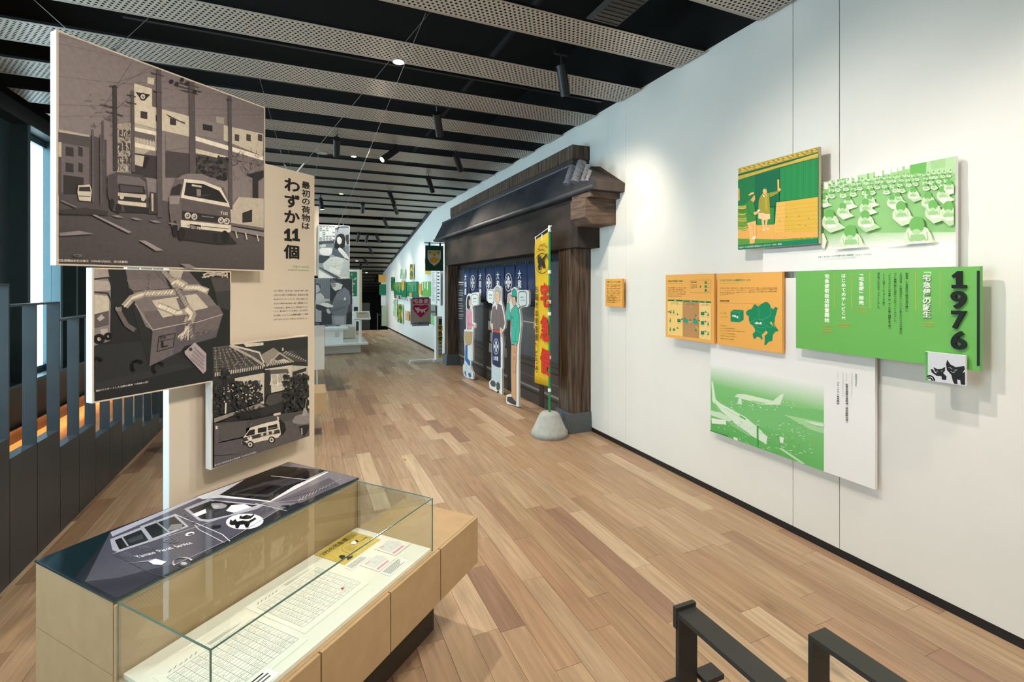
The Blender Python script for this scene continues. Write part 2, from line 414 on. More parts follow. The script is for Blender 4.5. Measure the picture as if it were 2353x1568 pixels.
for a, b in SL:
    bm = bmesh.new(); z0, z1 = ceil_z(a), ceil_z(b); xl = -2.58; xr = 2.965 if a < 19.9 else 4.6
    fl = .02
    def q(pts, mi):
        f = bm.faces.new([bm.verts.new(p) for p in pts]); f.material_index = mi
    q([(xl, a, z0), (xl, b, z1), (xr, b, z1), (xr, a, z0)], 0)
    q([(xl, a, z0), (xr, a, z0), (xr, a, z0+fl), (xl, a, z0+fl)], 2)
    q([(xl, b, z1), (xr, b, z1), (xr, b, z1+fl), (xl, b, z1+fl)], 2)
    # plain rims beside the perforated field
    e = .022
    q([(xl, a, z0-.0005), (xl, a+e, z0-.0005), (xr, a+e, z0-.0005), (xr, a, z0-.0005)], 1)
    q([(xl, b-e, z1-.0005), (xl, b, z1-.0005), (xr, b, z1-.0005), (xr, b-e, z1-.0005)], 1)
    o = bm_obj('slat', bm, M_perf, ceil); o.data.materials.append(M_slatedge); o.data.materials.append(M_blackmetal)
# dark edge trim where the ceiling slopes
bm = bmesh.new(); add_box(bm, (2.94, 12.2, 3.50), (2.998, 12.21, 3.53))
ob = bmesh.new(); 
vs = [ob.verts.new(p) for p in ((2.93, 12.1, 3.545), (2.998, 12.1, 3.545), (2.998, 18.3, ceil_z(18.3)+.015), (2.93, 18.3, ceil_z(18.3)+.015), (2.93, 12.1, 3.515), (2.998, 12.1, 3.515), (2.998, 18.3, ceil_z(18.3)-.02), (2.93, 18.3, ceil_z(18.3)-.02))]
for f in ((0, 3, 2, 1), (4, 5, 6, 7), (0, 4, 7, 3), (1, 2, 6, 5), (0, 1, 5, 4), (3, 7, 6, 2)): ob.faces.new([vs[i] for i in f])
bm.free(); tag(bm_obj('trim_1', ob, M_blackmetal), kind='structure')
# ---- services in the void
for nm, lab, (p0, p1, r) in (
    ('duct', 'flexible black duct lying in the ceiling void', ((-.9, 1.9, 3.95), (1.2, 1.9, 3.95), .16)),
    ('pipe', 'thin dark service pipe in the ceiling void above the white wall', ((1.7, 1.0, 3.9), (1.7, 9.0, 3.9), .03)),
    ('conduit', 'dark conduit crossing the ceiling void beside the hanging photographs', ((-2.4, 3.5, 3.75), (2.8, 3.5, 3.75), .018))):
    tag(tube(nm, p0, p1, r, mat('void_services', '#15151a', .6)), lab, nm)
tray = at_ceil(1425, 22, -.3)
ctray = thing('cable_tray', 'dull slotted cable tray high in the ceiling void', 'cable tray', (tray.x-.12, tray.y-.35, tray.z)); M_tray = mat('dull_tray_metal', '#5a5550', .6); [box('rung', (0, .05*k, 0), (.24, .05*k+.036, .008), M_tray, ctray) for k in range(15)]; box('side_lip', (-.006, 0, 0), (0, .75, .06), M_tray, ctray); box('side_lip', (.24, 0, 0), (.246, .75, .06), M_tray, ctray)
# ---- glazed left side: low wall, sill, beam, fins, panes
WX = -2.77
wl = box('wall_left', (WX-.2, -3.2, -1.3), (WX, 26, .585), mat('bronze_panel', '#4d453d', .35, .4, noise=.1, nscale=2)); tag(wl, kind='structure')
box('sill', (WX-.2, -3.2, .585), (WX+.03, 26, .615), M_fin, wl)
bmw = box('trim_2', (WX-.22, -3.2, 3.41), (WX+.02, 26, 3.575), mat('dark_beam', '#2b3236', .5, .2)); tag(bmw, kind='structure')
tag(box('wall_void_left', (WX-.25, -3.2, 3.58), (WX-.2, 26, 4.5), M_black), kind='structure')
tag(box('shade_wall_near', (WX-.2, -3.2, .615), (WX, 1.1, 3.41), M_wall), kind='structure')  # unseen solid wall added in place of glazing to cut daylight here
fins = [1.15+.8*i for i in range(5)] + [5.15, 5.75, 6.35, 7.02, 7.80, 8.25, 8.7, 9.15, 9.6, 10.05] + [10.9+.8*i for i in range(10)]
tag(box('shade_wall_far', (WX-.2, 18.05, .615), (WX, 26, 3.41), M_blackmetal), kind='structure')  # solid wall added to keep window light off the dark end
FY = sorted(fins); M_glass = glass_mat('window_glass', (.86, .96, .97))
for i, f in enumerate(FY[:-1]):
    w = thing('window_%d' % (i+1), None, None, (WX, f, .615)); tag(w, kind='structure'); n = FY[i+1]-f
    box('fin', (-.17, -.06, 0), (0, 0, 2.795), M_fin, w)
    box('frame', (-.18, 0, 0), (-.14, n-.06, .07), M_fin, w)
    box('head_frame', (-.18, 0, 2.72), (-.14, n-.06, 2.795), M_fin, w)
    if i < len(FY)-2 and 5.1 < f < 6.9 or 7.7 < f < 9.7:
        box('blind_panel', (-.176, 0, .07), (-.15, n-.06, 2.72), M_fin, w)
    else:
        box('pane', (-.166, 0, .07), (-.16, n-.06, 2.72), M_glass, w)
        if n > .7: box('mullion', (-.18, n*.42, .07), (-.145, n*.42+.03, 2.72), M_fin, w)
led = thing('led_strip', 'warm glowing light strip along the foot of the low window wall', 'light strip', (WX+.002, 6.2, .16)); box('profile', (0, 0, .006), (.05, 6.5, .016), M_blackmetal, led); box('diffuser', (.005, 0, 0), (.03, 6.5, .0058), mat('led_glow', '#ffb060', .5, emit='#ffab5c', estr=32), led)
# ---- stepped guard railing of flat steel bars in front of the window side
GX = -1.49; MOD = .603
for i in range(-2, 7):
    y1 = 4.158+MOD*i; y0 = y1-MOD; zl = .689-.118*i; zr = 1.543-.118*i
    t = thing('guard_railing', 'stepped section of graphite steel guard railing with flat upright bars along the window side', 'railing', (GX, y0, 0), 0, 'stepped guard railing sections')
    for k in (0, 1):
        a = k*MOD/2
        if zl > .03: box('panel', (-.065, a+.003, 0), (0, a+MOD/2-.003, zl), M_graphite, t)
        box('bar', (-.065, a+MOD/2-.014, max(zl, 0)), (0, a+MOD/2-.002, zr-.012), M_graphite, t)
    box('top_rail', (-.065, .001, zr-.012), (0, MOD-.001, zr), M_graphite, t)
# ---- two steel hoop rails close to the visitor
HZ = .68
def hoop(cx0, y0, lab):
    t = thing('hoop_rail', lab, 'railing', (cx0, y0, 0), 0)
    box('rail', (0, -1.6, HZ-.014), (.07, 0, HZ), M_gun, t); box('post', (0, -.014, 0), (.07, 0, HZ-.014), M_gun, t)
    return t
M_gun = mat('gunmetal_bar', '#3b3a38', .5, .3, noise=.08, nscale=6)
a = atz(1556, 1408, HZ); b = atz(1857, 1458, HZ)
h1 = hoop(a.x, a.y+.006, 'flat steel hoop rail with a raised end cap and low cross bar')
box('end_cap', (-.003, -.006, HZ-.05), (.073, .008, HZ+.012), M_gun, h1)
box('cross_bar', (-.35, -.05, .47), (0, .0, .485), M_gun, h1)
box('foot_bar', (.07, -.05, .47), (.14, .0, .485), M_gun, h1)
hoop(b.x, b.y, 'plain flat steel hoop rail beside the white wall, without an end cap')
# ================================================================== the display case in front
CA = math.radians(90-48.93)                       # direction of its long side
CO = Vector((-.831, 2.141, 0)); U3 = Vector((math.cos(CA), math.sin(CA), 0)); V3 = Vector((U3.y, -U3.x, 0))
case = thing('display_case', 'pale board museum case with a printed top and a glass vitrine over drawers', 'display case', CO, CA)
def cb(name, u0, v0, z0, u1, v1, z1, m, par=None, bevel=0): return box(name, (u0, -v1, z0), (u1, -v0, z1), m, par or case, bevel)
cb('cabinet', .004, 0, .27, 1.005, .478, .714, M_mdf)
cb('cabinet_base', .004, 0.002, .012, 1.005, .478, .268, M_mdf)
cb('end_panel', 0, 0, .496, .0035, .478, .714, M_mdf); cb('end_panel', 0, 0, .02, .0035, .478, .492, M_mdf)
cb('back_panel', 0.0, .482, .26, 1.005, .497, .705, M_mdf)
cb('bench_box', .0, .50, .262, 1.332, .945, .49, M_mdf)
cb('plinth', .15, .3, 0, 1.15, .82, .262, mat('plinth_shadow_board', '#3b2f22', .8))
for i, (a, b) in enumerate(((-.0, .335), (.338, .668), (.671, 1.002), (1.005, 1.334))):
    cb('drawer', a+.0015, .945, .262, b-.0015, .958, .488, M_mdf)
cb('tray', .012, .508, .4895, .968, .93, .503, mat('warm_white_tray', '#f3efe6', .7))
M_cg = glass_mat('case_glass', (.95, .98, .965)); M_ge = mat('glass_edge', '#4d6f66', .15, spec=.8)
G = .0045; gu0, gu1, gv0, gv1, gz0, gz1 = .0, .977, .503, .934, .488, .72
cb('glass_pane', gu0, gv1-G, gz0, gu1, gv1, gz1-G, M_cg); cb('glass_pane', gu0, gv0, gz0, gu0+G, gv1-G, gz1-G, M_cg)
cb('glass_pane', gu1-G, gv0, gz0, gu1, gv1-G, gz1-G, M_cg); cb('glass_lid', gu0, gv0, gz1-G, gu1, gv1, gz1, M_cg)
e = .0025
for (u0, v0, z0, u1, v1, z1) in ((gu0, gv1-e, gz1-e, gu1, gv1+e*.4, gz1+e*.4), (gu0, gv0, gz1-e, gu1, gv0+e, gz1+e*.4), (gu0-e*.4, gv0, gz1-e, gu0+e, gv1, gz1+e*.4), (gu1-e, gv0, gz1-e, gu1+e*.4, gv1, gz1+e*.4),
        (gu0-e*.4, gv1-e, gz0, gu0+e, gv1+e*.4, gz1), (gu1-e, gv1-e, gz0, gu1+e*.4, gv1+e*.4, gz1), (gu0, gv0, gz0, gu0+e, gv0+e, gz1), (gu1-e, gv0, gz0, gu1, gv0+e, gz1)):
    cb('glass_edge', u0, v0, z0, u1, v1, z1, M_ge)
# printed, glossy top board: a dark parcel van with its driver
top = cb('top_board', -.003, -.003, .714, 1.008, .485, .7195, mat('top_board_core', '#22343a', .2))
S = Sheet(CO+Vector((0, 0, .7195)), U3, -V3, lift=.0003, step=.00002)
S.view = (60, 1040, 2.2198)
g = lambda v: '#%02x%02x%02x' % (v, v, min(255, int(v*1.06)+2))
def zp(pts): return [S.P(*p) for p in pts]
S.rectL(0, -.483, 1.005, 0, '#26292f')
S.poly([(52, 550), (430, 398), (1345, 48), (1250, 85), (870, 225), (430, 420), (250, 640), (452, 745), (460, 748)], '#17262b')
S.poly([(430, 405), (880, 226), (1345, 50), (1697, 130), (1280, 300), (860, 540), (640, 650), (470, 740), (300, 660)], '#4b4a56')
S.poly([(300, 660), (470, 640), (860, 540), (700, 625), (468, 742), (440, 735)], '#33333c')
# roof of the van
S.poly([(430, 408), (870, 228), (1250, 88), (1345, 52), (1240, 100), (1160, 165), (880, 236), (440, 430)], '#a9a5b2')
S.poly([(1345, 52), (1692, 130), (1560, 185), (1280, 300), (1180, 235), (985, 225), (1120, 165), (1245, 110), (1310, 62)], '#77727c')
S.poly([(870, 228), (1260, 88), (1520, 92), (1540, 100), (1245, 250), (990, 232), (900, 240)], '#d5d3da')
# windscreen
S.poly([(985, 218), (1130, 130), (1300, 70), (1500, 88), (1540, 95), (1370, 170), (1245, 248)], '#17171a')
S.poly([(1030, 214), (1220, 150), (1360, 130), (1440, 135), (1300, 180), (1235, 228)], '#3a3a40')
S.poly([(1060, 212), (1230, 165), (1310, 172), (1230, 215)], '#111114')
S.line([(1250, 120), (1430, 140), (1530, 95)], .004, '#e3e3e6'); S.line([(985, 222), (1245, 252), (1540, 100)], .005, '#f2f2f4')
S.poly([(1270, 255), (1545, 130), (1600, 165), (1400, 260)], '#5a5660')
for i in range(16): S.line([(1275+i*14, 252-i*4), (1330+i*15, 236-i*3.6)], .0012, '#3b3840')
for i in range(13): S.line([(1390+i*17, 252-i*9), (1400+i*17, 232-i*8)], .0015, '#d8d8dc')
# side windows
def window(o, i):
    S.poly(o, '#a3a2ae'); S.poly(i, '#1c1d21')
window([(428, 445), (590, 382), (640, 455), (470, 512), (440, 500)], [(452, 450), (586, 396), (625, 450), (476, 498)])
S.line([(488, 432), (520, 480)], .005, '#9a9aa0'); S.poly([(515, 450), (590, 420), (600, 440), (530, 465)], '#3a3b42')
window([(580, 380), (760, 315), (830, 380), (640, 455)], [(602, 384), (755, 328), (812, 378), (645, 440)])
S.line([(655, 350), (735, 412)], .006, '#8d8d95'); S.poly([(740, 370), (800, 365), (790, 395), (720, 400)], '#707078')
window([(805, 290), (925, 240), (1215, 270), (1180, 290), (925, 358), (880, 350)], [(830, 292), (940, 250), (1180, 272), (925, 345), (890, 340)])
# driver
S.poly([(930, 345), (935, 295), (1000, 285), (1070, 280), (1150, 275), (1040, 320)], '#33333a')
S.poly([(1020, 300), (1045, 272), (1110, 265), (1150, 280), (1060, 310)], '#e6e6ea')
S.ell(985, 268, 42, 22, '#8d8a90'); S.poly([(938, 262), (960, 248), (1030, 258), (1035, 275), (1000, 262)], '#26262a'); S.ell(968, 280, 18, 10, '#a5a2a8')
S.poly([(848, 318), (915, 290), (920, 310), (870, 330)], '#dedee2')
# pillars and trims
S.line([(760, 318), (860, 360), (1000, 420), (1040, 455)], .003, '#d8d8de'); S.line([(860, 372), (880, 395), (1010, 462)], .003, '#c8c8d0')
S.line([(440, 520), (640, 455), (830, 395), (1215, 262), (1430, 240)], .0028, '#b9b8c2'); S.line([(1170, 262), (1330, 300)], .003, '#c8c8d0')
S.ell(835, 418, 24, 9, '#d8d8dd', rot=-.25); S.ell(838, 420, 15, 5, '#3a3a42', rot=-.25); S.poly([(940, 378), (995, 372), (990, 388), (945, 392)], '#1b1b20'); S.poly([(1295, 275), (1345, 270), (1335, 283)], '#18181c')
# round emblem with a cat carrying a kitten
S.ell(1115, 355, 96, 40, '#efeff2', rot=-.05)
S.poly([(1036, 366), (1042, 344), (1054, 352), (1068, 342), (1076, 355), (1104, 349), (1134, 352), (1168, 334), (1176, 342), (1144, 362), (1132, 387), (1120, 386), (1112, 370), (1092, 372), (1082, 391), (1068, 389), (1066, 373), (1046, 374)], '#131316')
S.poly([(1086, 340), (1092, 324), (1104, 330), (1124, 320), (1148, 326), (1160, 316), (1164, 324), (1146, 340), (1118, 344)], '#131316')
S.text('クロネコヤマト', 1100, 395, 1208, 372, 11, '#1b1b20')
for i, ch in enumerate('大和運輸'):
    x, y = 812+i*15, 318+i*13; A = S.P(x, y+9); B = S.P(x+15, y+6); S.textL(ch, A[0], A[1], B[0], .020, '#17171b', .01)
# lettering on the flank
A = S.P(572, 542); B = S.P(852, 468)
S.textL('Yamato  Parcel  Service', A[0], A[1], B[0], .028, '#d9d9de', .01, (B[1]-A[1])/(B[0]-A[0]))
for ch, x, y in (('便', 545, 525), ('急', 640, 490), ('宅', 768, 452)):
    A = S.P(x-28, y+22); B = S.P(x+32, y+10); S.textL(ch, A[0], A[1], B[0], .06, '#5d5a66', .02)
# wheel arch and lamps at the rear
S.poly([(500, 570), (580, 560), (660, 545), (720, 560), (690, 575), (620, 560)], '#8d8b97'); S.poly([(625, 560), (660, 545), (715, 562), (690, 578), (650, 575)], '#d5d5dc')
S.ring(800, 565, 50, 26, .006, '#e8e8ee', a0=150, a1=330); S.ell(805, 570, 34, 16, '#3a3a42'); S.ell(805, 570, 16, 8, '#a8a8b0')
S.line([(440, 520), (640, 620), (720, 640)], .002, '#4a4a54'); S.line([(760, 575), (1040, 445), (1280, 300)], .004, '#8f8d99')
S.build('top_print', case, print_mat('gloss_print', .07, .06, .5))
# ---- papers lying in the vitrine
TZ = .5035
def paper(name, label, cat, u0, v0, u1, v1, draw=None, color='#f4f2ea', lift=0.0, group=None):
    t = thing(name, label, cat, CO+U3*u0+V3*v1+Vector((0, 0, TZ+lift)), CA, group)
    box('sheet', (0, 0, 0), (u1-u0, v1-v0, .0012), mat('paper_'+color, color, .8), t)
    if draw:
        s_ = Sheet(CO+U3*u0+V3*v1+Vector((0, 0, TZ+lift+.0012)), U3, -V3, lift=.0002, step=.00002); draw(s_, u1-u0, v1-v0); s_.build('print', t)
    return t
def ledger(seed):
    def d(s, w, h):
        r = random.Random(seed); s.lineL([(w*.06, h*.86), (w*.96, h*.86)], .0012, '#8a8a8a')
        for i in range(17): s.lineL([(w*.06, h*(.1+.76*i/16)), (w*.96, h*(.1+.76*i/16))], .0011, '#9a9a9e')
        for i in range(13): s.lineL([(w*(.06+.9*i/12), h*.1), (w*(.06+.9*i/12), h*.86)], .0011, '#9a9a9e')
        for i in range(15):
            for j in range(12):
                if r.random() < .62:
                    a = w*(.07+.9*j/12); z = h*(.115+.76*i/16); l_ = w*.05*(.4+.6*r.random()); s.lineL([(a, z), (a+l_*.5, z+h*.012*r.random()), (a+l_, z)], .0012, '#77777c'); s.k -= s.step*.75
        for i in range(6): s.lineL([(w*(.1+.05*i), h*.905), (w*(.135+.05*i), h*(.92+.02*r.random()))], .0022, '#777777')
        for i in range(5): s.lineL([(w*.5, h*(.9+.012*i)), (w*(.6+.3*r.random()), h*(.9+.012*i))], .001, '#9a9a9a')
    return d
paper('ledger_sheet', 'pale ruled ledger sheet with handwriting at the near end of the vitrine', 'document', .04, .60, .345, .89, ledger(1))
paper('ledger_sheet', 'pale ruled ledger sheet with a small red mark in the vitrine', 'document', .36, .56, .66, .86, ledger(2))
rm = thing('marker', 'small red triangular marker lying on a ledger sheet', 'marker', CO+U3*.585+V3*.80+Vector((0, 0, TZ+.0013)), CA)
bm = bmesh.new(); 
for z in (0, .002): [bm.verts.new(p) for p in ((0, 0, z), (.012, .003, z), (.004, .013, z))]
bm.verts.ensure_lookup_table(); b_ = bm.verts
for f in ((2, 1, 0), (3, 4, 5), (0, 1, 4, 3), (1, 2, 5, 4), (2, 0, 3, 5)): bm.faces.new([b_[i] for i in f])
bm_obj('triangle', bm, mat('marker_red', '#d8172f', .5), rm)
def flyer(s, w, h):
    s.rectL(0, 0, w, h, '#d9bd5e')
    s.textL('YPSの宅急便', w*.05, h*.74, w*.72, h*.16, '#1b1a14', .02)
    r = random.Random(5)
    s.lineL([(w*.3, h*.1), (w*.34, h*.5), (w*.45, h*.66), (w*.62, h*.62), (w*.72, h*.7), (w*.9, h*.55), (w*.93, h*.3), (w*.8, h*.12), (w*.55, h*.2)], .0014, '#3a3520')
    for i in range(12): s.lineL([(w*.66, h*(.72+.018*i)), (w*(.86+.1*r.random()), h*(.72+.018*i))], .001, '#57502f'); s.k -= s.step*.75
    for i in range(9): s.lineL([(w*.4, h*(.28+.03*i)), (w*(.5+.12*r.random()), h*(.28+.03*i))], .001, '#57502f')
    # little drawn person and cat mark
    s.polyL([(w*.10, h*.2), (w*.14, h*.36), (w*.2, h*.4), (w*.24, h*.3), (w*.2, h*.22)], '#1e1b12'); s.polyL([(w*.12, h*.06), (w*.2, h*.18), (w*.3, h*.1), (w*.24, h*.04)], '#1e1b12')
    s.polyL([(w*.58, h*.42), (w*.62, h*.54), (w*.7, h*.52), (w*.78, h*.58), (w*.74, h*.42), (w*.66, h*.46)], '#1e1b12')
    s.textL('大和運輸', w*.74, h*.38, w*.95, h*.05, '#1e1b12', .01)
paper('flyer', 'mustard yellow printed flyer with bold black lettering in the vitrine', 'flyer', .712, .512, .93, .684, flyer, '#d9bd5e')
def slip(s, w, h):
    s.rectL(0, 0, w, h, '#f1e9e6'); s.rectL(w*.12, h*.3, w*.9, h*.92, '#dcdedd'); s.rectL(w*.08, h*.12, w*.75, h*.22, '#ef8fb0')
    for i in range(6): s.lineL([(w*.15, h*(.36+.09*i)), (w*.86, h*(.36+.09*i))], .0007, '#c9b6b6')
    s.textL('宅急便', w*.15, h*.8, w*.4, h*.08, '#e0557f', .01)
paper('receipt', 'pink and white receipt beside the yellow flyer in the vitrine', 'receipt', .735, .745, .835, .845, slip, '#f1e9e6', lift=.0006)
paper('receipt', 'pale receipt with a pink stripe at the far corner of the vitrine', 'receipt', .855, .715, .955, .83, slip, '#f1e9e6', lift=.0006)
def cap(n):
    def d(s, w, h):
        r = random.Random(n)
        for i in range(n): s.lineL([(w*.08, h*(.88-.8*i/n)), (w*(.7+.25*r.random()), h*(.88-.8*i/n))], h*.35/n, '#55565a' if i else '#1c1c1e')
    return d
paper('caption_card', 'white caption card between the flyer and the pink receipt', 'caption card', .695, .70, .80, .74, cap(5), '#ffffff', lift=.0004)
paper('caption_card', 'white caption card below the pink receipt', 'caption card', .73, .855, .85, .905, cap(6), '#ffffff', lift=.0004)
paper('caption_card', 'white caption card at the near corner of the vitrine', 'caption card', .125, .875, .21, .925, cap(3), '#ffffff', lift=.0004)

# ================================================================== cream text board with three photographs
BV = -.10
def uvz(u, v, z): return CO+U3*u+V3*v+Vector((0, 0, z))
board = thing('exhibit_board', 'tall cream text board with large black Japanese headline behind the display case', 'display board', uvz(.478, BV, 0), CA)
box('panel', (0, 0, .0), (.79, .042, 2.29), M_cream, board)
box('side_edge', (-.003, .0, .0), (0, .042, 2.29), M_whiteedge, board)
S = Sheet(uvz(0, BV, 0), U3); S.view = (600, 360, 3.136)
S.vtext('わずか', 223, 150, 492, '#1d1b19', .035, 1.35, 4)
for x in (0, 57): S.poly([(165+x, 542), (192+x, 518), (208+x, 520), (208+x, 592), (222+x, 593), (222+x, 612), (167+x, 606), (167+x, 588), (184+x, 590), (184+x, 552), (166+x, 562)], '#1d1b19')
S.vtext('個', 219, 630, 745, '#1d1b19', .035, 1.3, 4)
S.vtext('最初の荷物は', 322, 178, 530, '#1d1b19', .025, 1.45, 4)
S.build('headline', board, print_mat('matt_print', .6, .02, .3)); S = Sheet(uvz(0, BV, 0), U3); S.view = (600, 360, 3.136)
S.text('Only 11 parcels', 228, 803, 343, 808, 19, '#5f9a4a', .01); S.text('accepted at the start', 192, 824, 343, 829, 15, '#5f9a4a', .01)
S.build('subtitle', board, print_mat('matt_print')); S = Sheet(uvz(0, BV, 0), U3); S.view = (600, 360, 3.136)
for i, t_ in enumerate(('1976（昭和51）年1月20日、宅急便を発売。東京', '23区および都下の営業所24店、関東6県の営業', '所60店でのスタートでした。初めて集計した1', '月23日の荷物の数は合計11個。月間合計でもわ', 'ずか8,591個と、期待を大きく下回る数字でした。', 'しかし、質の高いサービスを提供し、多くのお客さ', 'まに利用してもらうことを最優先課題として営業', '以外へのサービスエリア拡大に力を注ぎました。')):
    y = 968+i*30.4-(i*1.2 if i > 4 else 0); S.text(t_, 90, y+6+i*.6, 340-i*.6, y+5-i*1.0, 13, '#2a2724', .006, 2)
S.build('body_text', board, print_mat('matt_print', .6, .02, .3))
def wires(par, pts):
    inv = par.matrix_basis.inverted()
    for a, b, f in pts:
        A, B = inv @ Vector(a), inv @ Vector(b); d = (B-A).normalized()
        w_ = tube('hanging_wire', A, B, .0014, M_wire, par, n=6)
        bm = bmesh.new(); add_tube(bm, A-d*.01, A+d*f, .0055, n=10); bm_obj('ferrule', bm, M_wire, w_)
def wire_to(a, px, py, z=3.6): return (a, atz(px, py, z), .07)
wires(board, [wire_to(uvz(1.09, BV-.02, 2.29), 592, 165), wire_to(uvz(1.16, BV-.02, 2.29), 1000, 14)])
PV, PT = -.020, .040
def photo_panel(label, u0, u1, z0, z1, view, draw, m=None, group='photographs on the cream text board', frame='#d9c9b4'):
    t = thing('photo_panel', label, 'photo panel', uvz(u0, PV, z0), CA, group)
    box('board', (0, 0, 0), (u1-u0, PT, z1-z0), M_cream, t); box('side_edge', (-.0015, 0, 0), (0, PT, z1-z0), M_whiteedge, t)
    box('standoff', (max(.5-u0, .3)+.02, PT, (z1-z0)*.3), (max(.5-u0, .3)+.08, PT+.042, (z1-z0)*.5), M_white, t)
    s = Sheet(uvz(u0, PV, z0), U3); s.view = view; s.w, s.h = u1-u0, z1-z0; s.clip = (.005, .005, s.w-.005, s.h-.005)
    draw(s); s.build('photo_print', t, print_mat('photo_print', .38, .1, .45)); return t
# ---- photograph 1: street with parcel vans
def street(s):
    w, h = s.w, s.h; b = .006
    s.polyL([(b, h*.30), (w-b, h*.30), (w-b, h-b), (b, h-b)], ['#877c7e', '#8d8282', '#7a7072', '#857a7b'])
    B = lambda p, c: s.poly(p, c)
    # road
    s.polyL([(b, b), (w-b, b), (w-b, h*.30), (w*.5, h*.335), (b, h*.37)], ['#453d3f', '#4d4547', '#625a5c', '#5b5355', '#50484a'])
    for y0, y1 in ((200, 205), (245, 265), (430, 470), (590, 625), (655, 690)): s.line([(325, y0), (1480, y0+ (640-y0)*.62)], .0012, '#5d5456')
    for x0, y0, x1, y1 in ((640, 470, 880, 390), (640, 500, 900, 350), (660, 470, 1010, 460), (560, 640, 740, 350), (560, 700, 760, 520)): s.line([(x0, y0), (x1, y1)], .0012, '#4d4547')
    # left buildings
    B([(318, 730), (520, 765), (600, 790), (600, 1130), (310, 1100)], '#4f4749'); B([(318, 726), (505, 762), (505, 772), (318, 742)], '#b9ad9f'); B([(318, 800), (345, 800), (345, 885), (315, 880)], '#c9bdab')
    B([(345, 805), (500, 830), (500, 1090), (345, 1085)], '#6c6264')
    for x in (368, 440):
        for y in (825, 915): B([(x, y), (x+45 if x < 400 else x+25, y+8), (x+45 if x < 400 else x+25, y+58), (x, y+52)], '#2c2628')
    B([(355, 985), (470, 1000), (470, 1095), (355, 1095)], '#2b2527')
    # main white buildings
    B([(755, 470), (855, 500), (855, 600), (890, 610), (890, 730), (745, 690)], '#d6cbb8'); B([(855, 500), (885, 520), (890, 610), (855, 600)], '#6a6062'); B([(830, 435), (868, 440), (865, 478), (828, 472)], '#cfc4b2')
    B([(762, 518), (845, 533), (812, 568), (795, 566)], '#2c2628'); s.ell(803, 545, 20, 22, '#2c2628'); s.ell(803, 545, 13, 15, '#cfc4b2'); s.text('大', 795, 555, 812, 557, 18, '#2c2628', .02)
    B([(790, 625), (828, 632), (828, 672), (790, 665)], '#3c3436'); B([(875, 648), (890, 650), (890, 685), (875, 682)], '#3c3436')
    B([(910, 615), (1065, 655), (1065, 770), (910, 735)], '#d2c7b4'); B([(955, 665), (990, 672), (990, 708), (955, 702)], '#3c3436'); B([(930, 640), (1010, 680), (1040, 690), (1040, 700), (950, 660)], '#4d4547')
    B([(1090, 660), (1260, 705), (1260, 790), (1090, 760)], '#8a7f7f'); B([(1140, 698), (1195, 708), (1195, 742), (1140, 732)], '#2f292b'); B([(1258, 705), (1480, 750), (1480, 880), (1258, 790)], '#cdc2b0')
    for x in (1320, 1385, 1450): B([(x, 755), (x+25, 760), (x+25, 797), (x, 792)], '#4a4244')
    B([(1215, 655), (1260, 665), (1260, 700), (1215, 690)], '#a79c92'); B([(1300, 690), (1480, 730), (1480, 755), (1300, 715)], '#7d7374')
    B([(655, 700), (745, 690), (890, 735), (890, 850), (840, 850), (655, 960)], '#b9ae9f'); B([(660, 700), (720, 695), (720, 970), (660, 975)], '#a59a90')
    for i in range(9): B([(668+i % 3*24, 730+i//3*75), (684+i % 3*24, 732+i//3*75), (684+i % 3*24, 775+i//3*75), (668+i % 3*24, 772+i//3*75)], '#4d4547')
    B([(750, 715), (890, 745), (890, 765), (750, 735)], '#efe6d6'); B([(745, 800), (870, 830), (870, 850), (745, 825)], '#efe6d6'); B([(745, 735), (870, 765), (870, 800), (745, 770)], '#6c6264')
    for i in range(7): s.line([(755+i*18, 770+i*3.5), (755+i*18, 815+i*3.5)], .002, '#d8cdba')
    B([(735, 860), (880, 880), (900, 1010), (740, 985)], '#3a3234'); B([(750, 870), (810, 880), (800, 940), (745, 925)], '#c8bdac'); B([(810, 880), (840, 885), (815, 955), (800, 950)], '#1e191b')
    B([(1090, 765), (1480, 880), (1480, 905), (1090, 790)], '#efe6d6'); B([(1090, 790), (1480, 905), (1480, 935), (1090, 850)], '#7d7374')
    B([(930, 750), (1060, 775), (1060, 830), (930, 850)], '#857a7a'); B([(930, 850), (1280, 890), (1280, 1000), (930, 1000)], '#4a4244')
    B([(1090, 835), (1290, 885), (1290, 905), (1090, 860)], '#d6cbb8')
    r = random.Random(2)
    for i in range(85):
        x, y = 1090+r.random()*190, 885+r.random()*130; s.ell(x, y, 6+r.random()*10, 6+r.random()*9, r.choice(['#2a2426', '#3d3537', '#57504f', '#1f1a1c']), 7); s.k -= s.step*.75
    for i in range(60):
        x, y = 1305+r.random()*170, 860+r.random()*170; s.line([(x, y), (x+r.uniform(-25, 25), y-r.random()*35)], .0016, '#3b3436'); s.k -= s.step*.75
    for i in range(75):
        x, y = 660+r.random()*80, 700+r.random()*260; s.line([(x, y), (x+r.uniform(-14, 14), y+r.random()*25)], .002, r.choice(['#3b3436', '#d6cbb8'])); s.k -= s.step*.75
    B([(1385, 985), (1480, 960), (1480, 1000), (1450, 1020), (1450, 1120), (1420, 1120), (1420, 1000)], '#2b2527'); B([(1340, 1110), (1480, 1120), (1480, 1290), (1290, 1270), (1290, 1180)], '#c4b8a8'); B([(1360, 1200), (1415, 1180), (1415, 1250), (1360, 1255)], '#2b2527')
    # poles
    for x, y0, y1, ww in ((642, 478, 960, 11), (742, 510, 970, 9), (890, 390, 1225, 14), (1075, 460, 980, 16), (1290, 540, 1180, 10), (518, 730, 1140, 6), (563, 760, 1150, 6), (575, 680, 900, 5)):
        B([(x-ww, y0), (x+ww, y0+4), (x+ww*1.5, y1), (x-ww*.7, y1)], '#5b5254' if x != 642 else '#3b3436')
